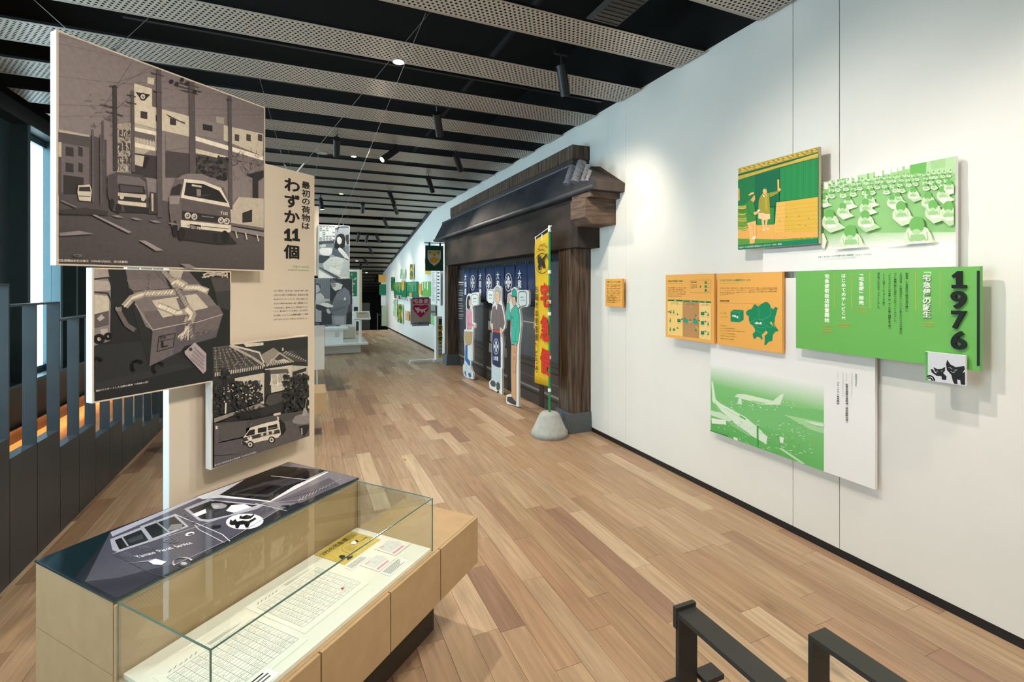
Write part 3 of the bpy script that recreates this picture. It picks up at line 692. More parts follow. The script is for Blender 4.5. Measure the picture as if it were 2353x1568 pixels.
    for x, y, l_ in ((642, 490, 30), (742, 540, 30), (742, 580, 34), (890, 420, 45), (890, 520, 30), (1075, 480, 70), (1075, 520, 60), (1075, 500, 90), (1290, 565, 20), (620, 600, 60), (650, 640, 60)):
        s.line([(x-l_, y-l_*.2), (x+l_*.6, y+l_*.2)], .003, '#332d2f')
    for i in range(26):
        x, y = 470+r.random()*250, 540+r.random()*230; s.line([(x, y), (x+r.uniform(10, 45), y+r.uniform(-10, 30))], .0016, '#4a4244'); s.k -= s.step*.75
    for x, y in ((960, 460), (990, 475), (1020, 450), (1050, 470), (1090, 520)): s.ell(x, y, 12, 12, '#2b2527', 8)
    # little car
    B([(435, 1045), (500, 1040), (512, 1075), (505, 1135), (440, 1130), (430, 1085)], '#cfc4b2'); B([(440, 1055), (500, 1052), (505, 1080), (438, 1078)], '#2b2527'); s.line([(440, 1105), (500, 1108)], .004, '#6b6163')
    # lorry
    B([(600, 990), (650, 970), (790, 985), (820, 1010), (835, 1190), (700, 1195), (630, 1190), (600, 1100)], '#4b4345'); B([(655, 985), (780, 1000), (815, 1030), (815, 1070), (655, 1040)], '#6e6466')
    B([(660, 1035), (805, 1050), (812, 1095), (665, 1090)], '#221c1e'); B([(670, 1042), (798, 1056), (800, 1085), (674, 1080)], '#4f4648'); B([(658, 1085), (818, 1098), (818, 1120), (658, 1105)], '#c9bdad'); B([(658, 1130), (818, 1145), (818, 1168), (658, 1150)], '#d6cbb8'); B([(662, 1105), (815, 1118), (815, 1140), (662, 1128)], '#2b2527')
    for x in (680, 800): s.ell(x, 1112+(x-680)*.08, 12, 12, '#d6cbb8', 12)
    s.ell(660, 1175, 18, 28, '#1a1517'); s.ell(625, 1150, 14, 32, '#1a1517'); B([(690, 1160), (835, 1170), (835, 1200), (700, 1195)], '#221c1e')
    B([(840, 1080), (880, 1090), (885, 1205), (830, 1205)], '#3b3436'); B([(845, 1090), (858, 1092), (858, 1190), (848, 1190)], '#bdb1a2')
    # van in front
    B([(950, 1120), (985, 1010), (1020, 985), (1120, 980), (1215, 1010), (1250, 1050), (1285, 1140), (1292, 1190), (1290, 1310), (1180, 1320), (1010, 1310), (960, 1280), (945, 1180)], '#6b6062')
    B([(985, 1012), (1040, 980), (1130, 980), (1220, 1015), (1250, 1050), (1240, 1062), (1130, 1020), (1030, 1010)], '#84797a')
    B([(1032, 1008), (1140, 1020), (1238, 1060), (1282, 1145), (1288, 1168), (1012, 1115)], '#e6dccb'); B([(1042, 1028), (1140, 1038), (1228, 1075), (1275, 1145), (1030, 1100)], '#1f191b')
    B([(1075, 1038), (1130, 1048), (1128, 1058), (1072, 1048)], '#cfc4b2'); B([(1100, 1065), (1125, 1068), (1125, 1108), (1102, 1104)], '#8d8283'); s.line([(1100, 1110), (1180, 1095)], .002, '#57504f')
    B([(962, 1060), (1005, 1035), (1020, 1040), (1005, 1100), (955, 1100)], '#2b2527'); B([(945, 1105), (1010, 1105), (1000, 1150), (948, 1150)], '#968b8b')
    B([(1012, 1118), (1290, 1170), (1295, 1250), (1020, 1240)], '#5f5557'); B([(1018, 1188), (1285, 1225), (1290, 1262), (1018, 1235)], '#2a2426')
    for x, y in ((1050, 1215), (1088, 1221), (1238, 1242), (1270, 1246)): s.ell(x, y, 17, 18, '#e3d9c8', 14); s.ell(x, y, 11, 12, '#6f6466', 12); s.ell(x-3, y-3, 4, 5, '#f3ebdc', 8)
    s.line([(1130, 1218), (1195, 1226)], .004, '#8d8282'); s.text('T162', 1235, 1208, 1275, 1212, 16, '#efe6d6', .02)
    B([(1010, 1240), (1295, 1270), (1292, 1308), (1280, 1310), (1012, 1278)], '#e3d9c8'); B([(1062, 1262), (1125, 1270), (1125, 1300), (1062, 1292)], '#161113'); s.text('31-78', 1068, 1290, 1122, 1295, 16, '#efe6d6', .02)
    s.line([(1130, 1275), (1280, 1290)], .003, '#3b3436')
    B([(1010, 1282), (1280, 1312), (1290, 1330), (1330, 1372), (1220, 1375), (1030, 1350)], '#2c2527'); s.ell(1015, 1318, 20, 38, '#141012'); s.ell(978, 1290, 14, 45, '#141012'); s.ell(1258, 1335, 22, 36, '#141012'); s.ell(1205, 1340, 16, 28, '#1a1517')
    # road paint, kerb rail
    B([(505, 1208), (530, 1210), (735, 1308), (715, 1314)], '#9a9092'); B([(775, 1355), (810, 1355), (912, 1410), (870, 1413)], '#9a9092'); B([(1005, 1485), (1060, 1488), (1095, 1508), (1040, 1508)], '#857b7d'); B([(305, 1315), (440, 1300), (525, 1318), (310, 1330)], '#8b8183'); B([(330, 1130), (345, 1130), (430, 1168), (415, 1168)], '#857b7d')
    for i in range(5): B([(620+i*105, 1212+i*14), (660+i*105, 1214+i*14), (690+i*105, 1226+i*14), (650+i*105, 1226+i*14)], '#8b8183')
    B([(1292, 1275), (1480, 1310), (1480, 1335), (1292, 1300)], '#8f8587'); B([(1292, 1255), (1480, 1285), (1480, 1300), (1292, 1270)], '#6f6567')
    for x in (1320, 1375, 1440): s.line([(x, 1305+(x-1320)*.15), (x+8, 1340+(x-1320)*.15)], .006, '#d6cbb8')
    B([(310, 1185), (470, 1172), (600, 1190), (600, 1212), (310, 1205)], '#37302f')
    s.ell(430, 1440, 26, 9, '#6f6567', 10); s.ell(425, 1442, 14, 5, '#3b3436', 8)
    s.text('宅急便開始初日の様子（1976年1月20日、深川営業所）', 316, 1474, 712, 1483, 15, '#efe6d6', .012)
ph1 = photo_panel('large photograph of a street with parcel vans on the cream text board', .062, .885, 1.722, 2.551, (0, 0, 2.45), street)
wires(ph1, [wire_to(uvz(.135, PV-.02, 2.551), 45, -30), wire_to(uvz(.235, PV-.02, 2.551), 362, 22)])
# ---- photograph 2: roped cardboard parcel
def parcel(s):
    w, h = s.w, s.h; b = .006; B = s.poly; r = random.Random(4)
    s.rectL(b, b, w-b, h-.001, '#17181b')
    B([(70, 960), (330, 930), (640, 900), (1200, 1150), (900, 1260), (70, 1480)], '#232429'); B([(70, 1380), (1100, 1150), (1200, 1190), (70, 1470)], '#2a2a2f')
    for x, y in ((560, 1190), (800, 1210), (105, 1160)): s.ring(x, y, 62, 62, .014, '#1a1a1d', a0=120, a1=330)
    # wrapped parcel at the left
    B([(82, 80), (235, 85), (265, 260), (265, 480), (255, 900), (82, 955)], '#8d8382'); B([(82, 80), (225, 85), (245, 180), (82, 205)], '#a89d98'); B([(82, 215), (255, 225), (262, 330), (82, 345)], '#b5aaa2'); B([(82, 380), (250, 395), (245, 560), (82, 600)], '#cdc2b2'); B([(82, 600), (240, 560), (245, 720), (82, 760)], '#5d5556')
    for p in ([(110, 650), (160, 600), (200, 640), (140, 680)], [(150, 770), (230, 760), (230, 820), (160, 830)], [(84, 850), (130, 830), (140, 900), (84, 930)]): B(p, '#b5aaa2')
    s.ring(135, 880, 45, 40, .012, '#26242a'); s.ring(235, 850, 30, 30, .01, '#26242a')
    s.line([(82, 205), (240, 185), (270, 270)], .006, '#2b2a2d'); s.line([(82, 350), (230, 365), (272, 460)], .006, '#2b2a2d')
    # dim box right
    B([(1390, 190), (1600, 180), (1620, 330), (1440, 350)], '#4a4445'); B([(1440, 350), (1622, 330), (1622, 560), (1470, 520)], '#343235'); 
    # main box: far top flap, near top flap, front, side
    B([(430, 90), (840, 95), (930, 310), (520, 340), (470, 300)], '#6c6365'); B([(840, 95), (1130, 100), (1290, 280), (960, 310)], '#645b5d'); B([(470, 300), (520, 340), (700, 780), (700, 1190), (600, 860), (440, 250)], '#1e1d20')
    B([(520, 345), (960, 320), (1340, 350), (1530, 590), (1220, 680), (735, 775), (660, 740), (540, 470)], '#7b7172'); B([(440, 210), (880, 205), (920, 310), (520, 335)], '#756b6c'); B([(640, 570), (1480, 500), (1528, 590), (1230, 670), (735, 775), (670, 720)], '#6a6062')
    B([(735, 785), (1220, 685), (1525, 600), (1450, 860), (1100, 960), (1050, 1020), (700, 1180)], '#59525a'); B([(735, 785), (1000, 730), (960, 1060), (700, 1185)], '#675e61'); B([(1220, 690), (1525, 605), (1470, 770), (1200, 860)], '#6a6163')
    s.line([(735, 778), (1050, 712), (1230, 690), (1525, 600)], .004, '#b9ada5'); s.line([(540, 480), (640, 640), (735, 775)], .005, '#9d9290'); s.line([(740, 95), (930, 300)], .003, '#544c4e')
    # writing
    s.vtext('スイート', 690, 140, 330, '#2c282a', .0, 1.2); s.text('クイン', 1215, 860, 1400, 810, 55, '#2c282a', .01)
    s.line([(805, 850), (990, 815), (965, 970), (785, 1020), (805, 850)], .0035, '#1e1c1e'); s.line([(800, 905), (985, 872)], .003, '#1e1c1e'); s.text('特', 815, 893, 885, 880, 50, '#1e1c1e', .02); s.text('L', 835, 975, 900, 962, 68, '#1b191b', .05)
    # label and rope
    B([(725, 445), (1225, 370), (1362, 525), (850, 640)], '#cabfae'); B([(1000, 420), (1110, 400), (1150, 560), (1060, 590)], '#6b6263'); B([(930, 100), (1085, 100), (1050, 200), (915, 170)], '#b7ac9e')
    def rope(pts, wd, n=9, c=('#d6cbb9', '#a89d90', '#efe5d3')):
        s.line(pts, wd, c[1])
        for a, b2 in zip(pts, pts[1:]):
            for i in range(n):
                t = i/n; x, y = a[0]+(b2[0]-a[0])*t, a[1]+(b2[1]-a[1])*t; s.line([(x-14, y+16), (x+14, y-16)], .005, c[(i % 2)*2]); s.k -= s.step*.75
    rope([(430, 500), (500, 420), (640, 370), (980, 350)], .026, 10); rope([(1090, 300), (1240, 300), (1350, 340)], .028, 8); rope([(850, 110), (960, 230), (1060, 400), (1130, 520)], .022, 10, ('#8d8380', '#6b6263', '#a89d96')); rope([(960, 250), (1000, 230), (1090, 280)], .036, 6)
    rope([(800, 500), (900, 540), (1000, 585), (1080, 575)], .026, 7); rope([(1110, 540), (1170, 600), (1140, 680)], .04, 7); rope([(1140, 680), (1180, 880)], .02, 6, ('#8d8380', '#6b6263', '#a89d96')); rope([(340, 540), (400, 650), (440, 720), (530, 780)], .018, 8, ('#5d5556', '#3b3739', '#6f6668'))
    for i in range(26): s.line([(1120+r.uniform(-25, 25), 720+r.random()*60), (1010+r.random()*130, 880+r.uniform(-30, 20))], .0022, r.choice(['#cabfae', '#8d8380', '#efe5d3'])); s.k -= s.step*.75
    for i in range(16): s.line([(1300+r.random()*280, 110+r.random()*60), (1290+r.random()*290, 130+r.random()*60)], .006, r.choice(['#cabfae', '#a89d90'])); s.k -= s.step*.75
    for i in range(14): s.line([(330+r.uniform(-20, 60), 520+r.random()*40), (310+r.random()*80, 500+r.random()*70)], .003, '#8d8380'); s.k -= s.step*.75
    B([(1090, 1020), (1205, 915), (1335, 1040), (1335, 1235), (1300, 1270), (1095, 1050)], '#a89ba0'); s.ell(1160, 995, 20, 20, '#2b282a', 12)
    for i in range(4): s.line([(1200+i*-12, 975+i*40), (1310-i*4, 1090+i*40)], .009, '#8a7e84')
    s.text('旭川でスタートした当時の荷物（1976年11月）', 92, 1475, 680, 1372, 24, '#efeae0', .012)
photo_panel('photograph of a roped cardboard parcel under the street photograph', .166, .705, 1.212, 1.717, (200, 600, 4.9), parcel)
# ---- photograph 3: house and delivery van from above
def house(s):
    w, h = s.w, s.h; b = .006; B = s.poly; r = random.Random(6)
    s.rectL(b, b, w-b, h-b, '#2b2a2c')
    B([(125, 160), (1185, 65), (1185, 330), (640, 260), (125, 300)], '#302f31'); B([(560, 110), (1185, 66), (1185, 200), (700, 250), (560, 190)], '#262627'); B([(470, 140), (690, 130), (690, 160), (500, 180)], '#cfc6b8')
    # big roof with tile lines
    B([(135, 180), (330, 155), (640, 235), (700, 395), (150, 500)], '#55504e')
    for i in range(15): s.line([(140+i*20, 185+i*1), (150+i*36, 500-i*7)], .0035, '#8b847c' if i % 2 else '#3b3736')
    for j in range(9): s.line([(140, 210+j*30), (330+j*42, 180+j*26)], .0025, '#2f2c2c')
    for i in range(90):
        x, y = 150+r.random()*480, 190+r.random()*240
        if y < 490-.2*(x-150) and y > 160+.35*(x-300): s.line([(x, y), (x+8, y+12)], .003, r.choice(['#9d958b', '#3b3736'])); s.k -= s.step*.75
    for i in range(22): s.line([(165+i*24.5, 462-i*3.9), (162+i*24.5, 500-i*4.2)], .006, '#c9c0b2')
    s.line([(320, 165), (560, 290), (700, 385)], .012, '#aaa297'); s.line([(330, 160), (640, 240), (690, 350)], .009, '#c9c0b2')
    # gable roofs right
    B([(665, 260), (795, 185), (870, 240), (720, 390)], '#8e867c'); B([(720, 390), (860, 240), (1010, 345), (720, 395)], '#3f3b3a'); B([(870, 235), (1000, 215), (1170, 345), (1010, 340)], '#4a4644')
    for i in range(11): s.line([(735+i*25, 385-i*4), (780+i*12, 330-abs(i-5)*4)], .005, '#c9c0b2')
    for i in range(10): s.line([(905+i*26, 250+i*9), (935+i*24, 225+i*11)], .005, '#b5ada1')
    s.line([(720, 388), (860, 245), (1012, 342)], .008, '#aaa297'); B([(885, 190), (905, 185), (905, 220), (885, 222)], '#b5ada1')
    # walls
    B([(370, 520), (695, 460), (690, 800), (560, 780), (370, 560)], '#c8bfb0'); B([(700, 420), (1000, 375), (990, 630), (770, 680), (700, 690)], '#cfc6b8'); B([(990, 380), (1170, 390), (1165, 480), (995, 560)], '#b9b0a2'); B([(700, 430), (760, 425), (770, 690), (700, 690)], '#2d2b2c')
    for i in range(8): s.line([(760, 440+i*30), (990, 395+i*30)], .001, '#a79f92')
    B([(745, 430), (945, 415), (965, 465), (760, 475)], '#5b5552'); B([(780, 490), (935, 460), (935, 570), (750, 595)], '#e3dacb')
    for i in range(9): s.line([(785+i*17, 490-i*3), (770+i*18, 590-i*3)], .0015, '#5b5552'); s.line([(780, 495+i*11), (935, 466+i*11)], .0015, '#5b5552')
    s.line([(838, 475), (838, 605)], .006, '#efe6d6'); s.line([(940, 455), (940, 590)], .006, '#3a3736'); B([(595, 550), (650, 540), (645, 650), (598, 640)], '#8e867c'); B([(550, 560), (600, 550), (600, 640), (560, 640)], '#2d2b2c')
    B([(1000, 450), (1150, 405), (1150, 440), (1000, 490)], '#2d2b2c')
    B([(700, 790), (735, 700), (960, 650), (900, 770), (750, 825)], '#4a4745')
    for i in range(9): s.line([(740+i*24, 700-i*6), (755+i*20, 820-i*6)], .002, '#33302f')
    # trees
    for (x0, y0, dx, dy, n) in ((130, 600, 130, 300, 70), (340, 560, 320, 260, 190), (900, 480, 280, 400, 210), (210, 420, 90, 90, 24)):
        for i in range(n):
            x, y = x0+r.random()*dx, y0+r.random()*dy; s.ell(x, y, 8+r.random()*18, 8+r.random()*16, r.choice(['#1a1a1b', '#222223', '#2d2d2d', '#1a1a1b', '#3f3d3b']), 7); s.k -= s.step*.75
    for i in range(60):
        x, y = 240+r.random()*420, 590+r.random()*200; s.ell(x, y, 4+r.random()*7, 4+r.random()*7, r.choice(['#c9c0b2', '#8e867c']), 6); s.k -= s.step*.75
    s.line([(268, 440), (255, 1030)], .006, '#161616'); s.line([(262, 790), (258, 900)], .007, '#e3dacb')
    # fence, path, fern, wall
    B([(120, 960), (640, 790), (690, 830), (400, 900), (120, 1010)], '#8e867c'); 
    for i in range(40): s.line([(500+r.uniform(-90, 90), 930+r.uniform(-20, 30)), (500+r.uniform(-190, 190), 860+r.uniform(-40, 60))], .005, '#1c1c1d'); s.k -= s.step*.75
    B([(120, 1010), (560, 970), (780, 920), (1180, 860), (1180, 950), (830, 1000), (540, 1040), (125, 1240)], '#4b4647'); B([(180, 1030), (480, 985), (480, 1150), (180, 1215)], '#545050'); B([(780, 905), (860, 890), (860, 915), (785, 930)], '#cfc6b8')
    B([(118, 1240), (540, 1150), (860, 1000), (1180, 930), (1175, 1150), (118, 1495)], '#5a5456'); B([(118, 1360), (470, 1340), (560, 1330), (118, 1372)], '#1d1b1c')
    B([(140, 1035), (180, 1030), (180, 1230), (140, 1235)], '#5f595a'); B([(148, 1040), (170, 1038), (170, 1070), (148, 1072)], '#d8cfc1')
    # van
    B([(850, 960), (905, 1010), (920, 1080), (890, 1130), (820, 1170), (760, 1180)], '#171617')
    B([(435, 1200), (455, 1160), (515, 1080), (540, 1010), (820, 935), (845, 1000), (862, 1130), (830, 1165), (600, 1215), (500, 1250), (432, 1235)], '#e0d6c6')
    B([(520, 1060), (545, 1005), (815, 932), (835, 975), (700, 1005), (600, 1035)], '#4d4748'); B([(815, 935), (840, 940), (840, 1000), (825, 975)], '#cfc6b8')
    B([(478, 1140), (520, 1085), (578, 1072), (575, 1130), (490, 1150)], '#1f1d1e'); B([(610, 1065), (705, 1045), (705, 1100), (610, 1115)], '#1f1d1e'); B([(720, 1040), (820, 1015), (828, 1065), (720, 1088)], '#1f1d1e'); s.line([(720, 1070), (825, 1048)], .003, '#8e867c')
    B([(440, 1170), (600, 1130), (845, 1075), (855, 1115), (700, 1150), (560, 1180), (440, 1215)], '#3a3637'); s.ell(522, 1170, 28, 22, '#e8dfd0', 12); s.ell(515, 1158, 12, 8, '#3a3637', 8); 
    for ch, x, y in (('宅', 640, 1150), ('急', 702, 1135), ('便', 760, 1122)): s.text(ch, x, y, x+30, y-4, 28, '#efe6d6', .03)
    s.line([(640, 1160), (780, 1128)], .003, '#cfc6b8'); B([(432, 1205), (480, 1215), (500, 1250), (440, 1245)], '#2a2829')
    for x, y in ((528, 1240), (762, 1190)): s.ell(x, y, 38, 38, '#161516', 18); s.ell(x-3, y+1, 24, 26, '#d8cfc1', 16); s.ell(x-3, y+1, 11, 12, '#3a3637', 12)
    # street lamp
    B([(985, 980), (1020, 930), (1100, 905), (1175, 890), (1172, 1020), (1070, 1035), (1000, 1010)], '#8b8587'); B([(1090, 930), (1110, 845), (1135, 840), (1150, 890), (1150, 925)], '#a29b9a'); s.line([(1125, 850), (1140, 750)], .004, '#a29b9a'); B([(1060, 1035), (1172, 1020), (1160, 1090), (1120, 1150), (1075, 1120)], '#232122'); B([(1080, 1065), (1095, 1060), (1100, 1130), (1082, 1130)], '#a29b9a'); s.line([(1010, 1015), (1120, 1025), (1172, 1005)], .003, '#4b4647')
    s.text('坂の多い住宅地を走る宅急便車（1976年12月長崎県）', 135, 1478, 592, 1330, 20, '#e8e2d8', .01)
photo_panel('photograph of a tiled house and a white delivery van, lowest on the cream text board', .611, 1.155, .812, 1.374, (460, 760, 4.75), house)
# ================================================================== wooden shop gate against the white wall
M_post = mat('weathered_post_wood', '#79675b', .85, spec=.2, color2='#372c25', nscale=38, stretch=(1, 1, .06), bump=.25)
M_hwood = mat('weathered_beam_wood', '#75645a', .85, spec=.2, color2='#4f4139', nscale=45, stretch=(.12, .12, 1), bump=.1)
M_dark = mat('sooty_lintel', '#4c423d', .85, spec=.2, color2='#2b2928', nscale=4, stretch=(1, .35, 1))
M_slate = mat('slate_roof', '#3b3c42', .8, spec=.25, color2='#2a2b30', nscale=5, bump=.1)
M_tile = mat('glazed_roof_tile', '#80838c', .3, noise=.2, nscale=9)
M_capw = mat('brown_roof_cap', '#5c534e', .8, spec=.25, color2='#4a423e', nscale=6, stretch=(1, .1, 1))
M_stone = mat('blue_grey_stone', '#5d646b', .8, noise=.15, nscale=40, bump=.2)
gate = thing('shop_gate', 'dark weathered wooden shop gate with a tiled roof built against the white wall', 'gate', (RX, 4.0, 0))
def gb(name, lo, hi, m, bevel=0, par=None):
    return box(name, (lo[0]-RX, lo[1]-4.0, lo[2]), (hi[0]-RX, hi[1]-4.0, hi[2]), m, par or gate, bevel)
XB = RX-.002
gb('post', (2.742, 4.69, .22), (XB, 4.98, 2.065), M_post, .004); gb('post', (2.742, 9.69, .2), (XB, 9.95, 2.065), M_post, .004)
def footing(y0, y1):
    bm = bmesh.new(); add_box(bm, (2.715-RX, y0-4, 0), (XB-RX, y1-4, .22))
    for v in bm.verts:
        if v.co.z < .01: v.co.x -= .012 if v.co.x < -.1 else 0; v.co.y += -.012 if v.co.y < (y0+y1)/2-4 else .012
    bm_obj('footing', bm, M_stone, gate)
footing(4.675, 4.995); footing(9.675, 9.965)
gb('lintel', (2.717, 4.51, 2.066), (XB, 9.86, 2.60), M_dark, .004)
# bracket stub and its cap at the near end
bm = bmesh.new()
pr = [(2.63, 2.545), (XB, 2.545), (XB, 2.285), (2.70, 2.285), (2.63, 2.35)]
for y in (4.21, 4.508): [bm.verts.new((x-RX, y-4, z)) for x, z in pr]
bm.verts.ensure_lookup_table(); v = bm.verts; k = len(pr)
for i in range(k): bm.faces.new((v[i], v[(i+1) % k], v[k+(i+1) % k], v[k+i]))
bm.faces.new([v[i] for i in range(k)]); bm.faces.new([v[k+i] for i in range(k)][::-1]); bmesh.ops.recalc_face_normals(bm, faces=bm.faces[:])
bm_obj('bracket', bm, M_hwood, gate)
gb('bracket_cap', (2.645, 4.14, 2.547), (XB, 4.506, 2.60), M_hwood)
# roof: hipped slab with fascia, ridge box and gutter
ex_, rx_ = 2.655, 2.775
bm = bmesh.new()
pts = dict(a=(ex_, 4.05, 2.69), b=(XB, 4.05, 2.69), c=(XB, 4.50, 2.96), d=(rx_, 4.71, 3.01), e=(rx_, 10.2, 3.01), f=(XB, 10.2, 3.01), g=(XB, 10.42, 2.69), h=(ex_, 10.42, 2.69),
           A=(ex_, 4.05+.01, 2.602), B=(XB, 4.06, 2.602), G=(XB, 10.41, 2.602), H=(ex_, 10.41, 2.602), i=(XB, 4.71, 3.01))
vv = {k: bm.verts.new((p[0]-RX, p[1]-4, p[2])) for k, p in pts.items()}
fs = [('a', 'b', 'c', 'i', 'd'), ('a', 'd', 'e', 'h'), ('h', 'e', 'f', 'g'), ('d', 'i', 'f', 'e'), ('a', 'A', 'B', 'b'), ('h', 'H', 'A', 'a'), ('g', 'G', 'H', 'h'), ('A', 'H', 'G', 'B')]
for k, f in enumerate(fs):
    F = bm.faces.new([vv[q] for q in f]); F.material_index = 0 if k in (0, 2, 4) else 1
bmesh.ops.recalc_face_normals(bm, faces=bm.faces[:])
ro = bm_obj('roof', bm, M_capw, gate); ro.data.materials.append(M_slate)
gb('ridge_box', (2.772, 4.71, 3.08), (XB, 9.62, 3.235), M_post); gb('ridge_base', (2.778, 4.72, 3.012), (XB, 9.61, 3.079), mat('dark_ridge_band', '#3b312c', .6))
g_ = tube('gutter', (ex_-.012-RX, .06, 2.635), (ex_-.012-RX, 6.40, 2.635), .032, mat('worn_gutter', '#3c3e44', .55, noise=.5, nscale=3), ro, n=14)
tube('ridge_roll', (rx_-.01-RX, .74, 3.005), (rx_-.01-RX, 6.2, 3.005), .016, mat('worn_ridge_line', '#5a5d66', .4, noise=.4, nscale=20), ro, n=8)
# roll tiles at the near end of the roof slope
sl = Vector((ex_-rx_, 0, 2.69-3.01)).normalized(); nr = Vector((sl.z, 0, -sl.x)).normalized()*1.0
if nr.x > 0: nr = -nr
for yc, r0, L0, L1 in ((4.62, .046, .06, .27), (4.44, .05, .05, .285), (4.30, .028, .12, .30), (4.22, .02, .2, .31)):
    base = Vector((rx_-RX, yc-4, 3.01))+nr*(r0*.55)
    n = 5
    for j in range(n):
        a = base+sl*(L0+(L1-L0)*j/n); b = base+sl*(L0+(L1-L0)*(j+1)/n)
        tube('roof_tile', a, b, r0*.9, M_tile, ro, r2=r0*1.06, n=16)
    tube('tile_cap', base+sl*L1, base+sl*(L1+.012), r0*1.1, M_tile, ro, n=18)
# verge fillet behind the tiles
# ---- printed back wall inside the gate
mural = thing('mural', 'printed mural of dark wooden shop doors and parcels inside the gate', 'mural', (2.965, 4.985, 0))
box('board', (0, 0, 0), (.03, 4.70, 2.062), mat('mural_core', '#2c2a2b', .7), mural)
S = Sheet((2.965, 9.68, 0), (0, -1, 0)); S.view = (1020, 600, 4.479); B = S.poly
S.rectL(.002, .002, 4.695, 2.055, '#3c3b3d')
S.rectL(.002, .002, 4.695, .62, '#4a413c'); S.rectL(.002, 1.97, 4.695, 2.055, '#1c1a1a'); S.rectL(.002, .62, .52, 1.95, '#43444a')
for a, z, w_, h_, c in ((.0, .50, 4.69, .02, '#2c2624'), (.0, .36, 4.69, .012, '#6a605a'), (.0, .20, 4.69, .03, '#8a817a'), (.0, .14, 4.69, .03, '#2c2624'), (0, .58, 4.69, .02, '#2f2927'), (0, .28, 4.69, .01, '#37302d')):
    S.rectL(max(.002, a), z, a+w_, z+h_, c)
for a in (1.52, 2.62, 3.75): S.rectL(a, .0, a+.13, 1.4, '#3a2d26'); S.rectL(a+.13, .0, a+.15, 1.4, '#191616')
S.rectL(1.70, .25, 2.6, 1.36, '#2a2828')
r = random.Random(8)
for i in range(26):
    a = 1.72+r.random()*.75; z = .5+int(r.random()*4)*.19; k_ = .16+r.random()*.12
    S.polyL([(a, z), (a+k_, z), (a+k_*.96, z+.15), (a+k_*.08, z+.155)], r.choice(['#8b8682', '#6d6865', '#a5a09a', '#57524f']))
S.polyL([(2.78, .64), (3.72, .64), (3.72, 1.36), (2.78, 1.36)], ['#4b4c50', '#5a5b5f', '#737478', '#5d5e62']); S.polyL([(3.92, .66), (4.69, .66), (4.69, 1.95), (3.92, 1.95)], ['#4b4b4f', '#454549', '#4f4f53', '#55555a'])
S.rectL(1.02, .64, 1.5, 1.36, '#5a5b60'); S.rectL(1.0, 1.30, 1.5, 1.33, '#9a9a9c'); S.rectL(3.15, 1.12, 3.6, 1.135, '#c9c9c9'); S.rectL(3.58, 1.05, 3.62, 1.14, '#bdbdbd')
S.line([(142, 220), (214, 222)], .022, '#e8e8e8')
for y in (240, 300, 328, 350, 388, 405, 440, 463, 488, 516, 548, 565, 590):
    S.line([(142, y), (205-(y % 17), y+2)], .012, '#c9c9cb')
S.build('mural_print', mural, print_mat('matt_print'))
# ---- blue divided shop curtain
cur = thing('shop_curtain', 'navy blue divided shop curtain with white crests hanging in the gate', 'curtain', (2.90, 9.12, 1.36))
rod_ = tube('rod', (0, .05, .615), (0, -3.5, .615), .012, M_blackmetal, cur, n=10)
NS = 8; SWD = 3.38/NS; M_navy = mat('navy_cloth', '#2b3c66', .85, noise=.1, nscale=30)
for i in range(NS):
    bm = bmesh.new(); gr = []
    for j in range(9):
        y = -(i*SWD+.006+(SWD-.012)*j/8)
        row = [bm.verts.new((-.012*math.sin(j/8*math.pi)-.006*math.sin(i*2+j*1.3+z_*.8), y, .60-.60*z_/6)) for z_ in range(7)]
        gr.append(row)
    for a, b in zip(gr, gr[1:]):
        for z_ in range(6): bm.faces.new((a[z_], a[z_+1], b[z_+1], b[z_]))
    o = bm_obj('cloth_strip', bm, M_navy, cur, smooth=True)
    so = o.modifiers.new('thick', 'SOLIDIFY'); so.thickness = .003
    for yy in (-(i*SWD+.04), -(i*SWD+SWD-.04)): box('loop', (-.014, yy-.012, .59), (.014, yy+.012, .628), M_blackmetal, rod_)
S = Sheet((2.872, 9.12, 1.36), (0, -1, 0))
def crest(s, a, z, R, c='#e9ecf2'):
    s.lineL([(a+R*math.cos(t*math.pi/18), z+R*math.sin(t*math.pi/18)) for t in range(37)], R*.13, c)
    for k in range(4):
        t = k*math.pi/2+math.pi/4*0; cx_, cz_ = a+R*.48*math.cos(t), z+R*.48*math.sin(t)
        s.polyL([(cx_+R*.27*math.cos(u)*math.cos(t)-R*.2*math.sin(u)*math.sin(t), cz_+R*.27*math.cos(u)*math.sin(t)+R*.2*math.sin(u)*math.cos(t)) for u in [q*math.pi/8 for q in range(16)]], c)
        t2 = t+math.pi/4; s.lineL([(a, z), (a+R*.78*math.cos(t2), z+R*.78*math.sin(t2))], R*.1, c)
for i in range(7):
    S = Sheet((2.872, 9.12, 1.36), (0, -1, 0))
    if i % 2: crest(S, i*SWD+SWD*.5, .34, .135); S.build('crest', cur, print_mat('matt_print'))
    else: S.vtextL('大和屋', i*SWD+SWD*.48, .52, .10, '#e9ecf2', .03, 1.0); S.build('shop_name', cur, print_mat('matt_print'))
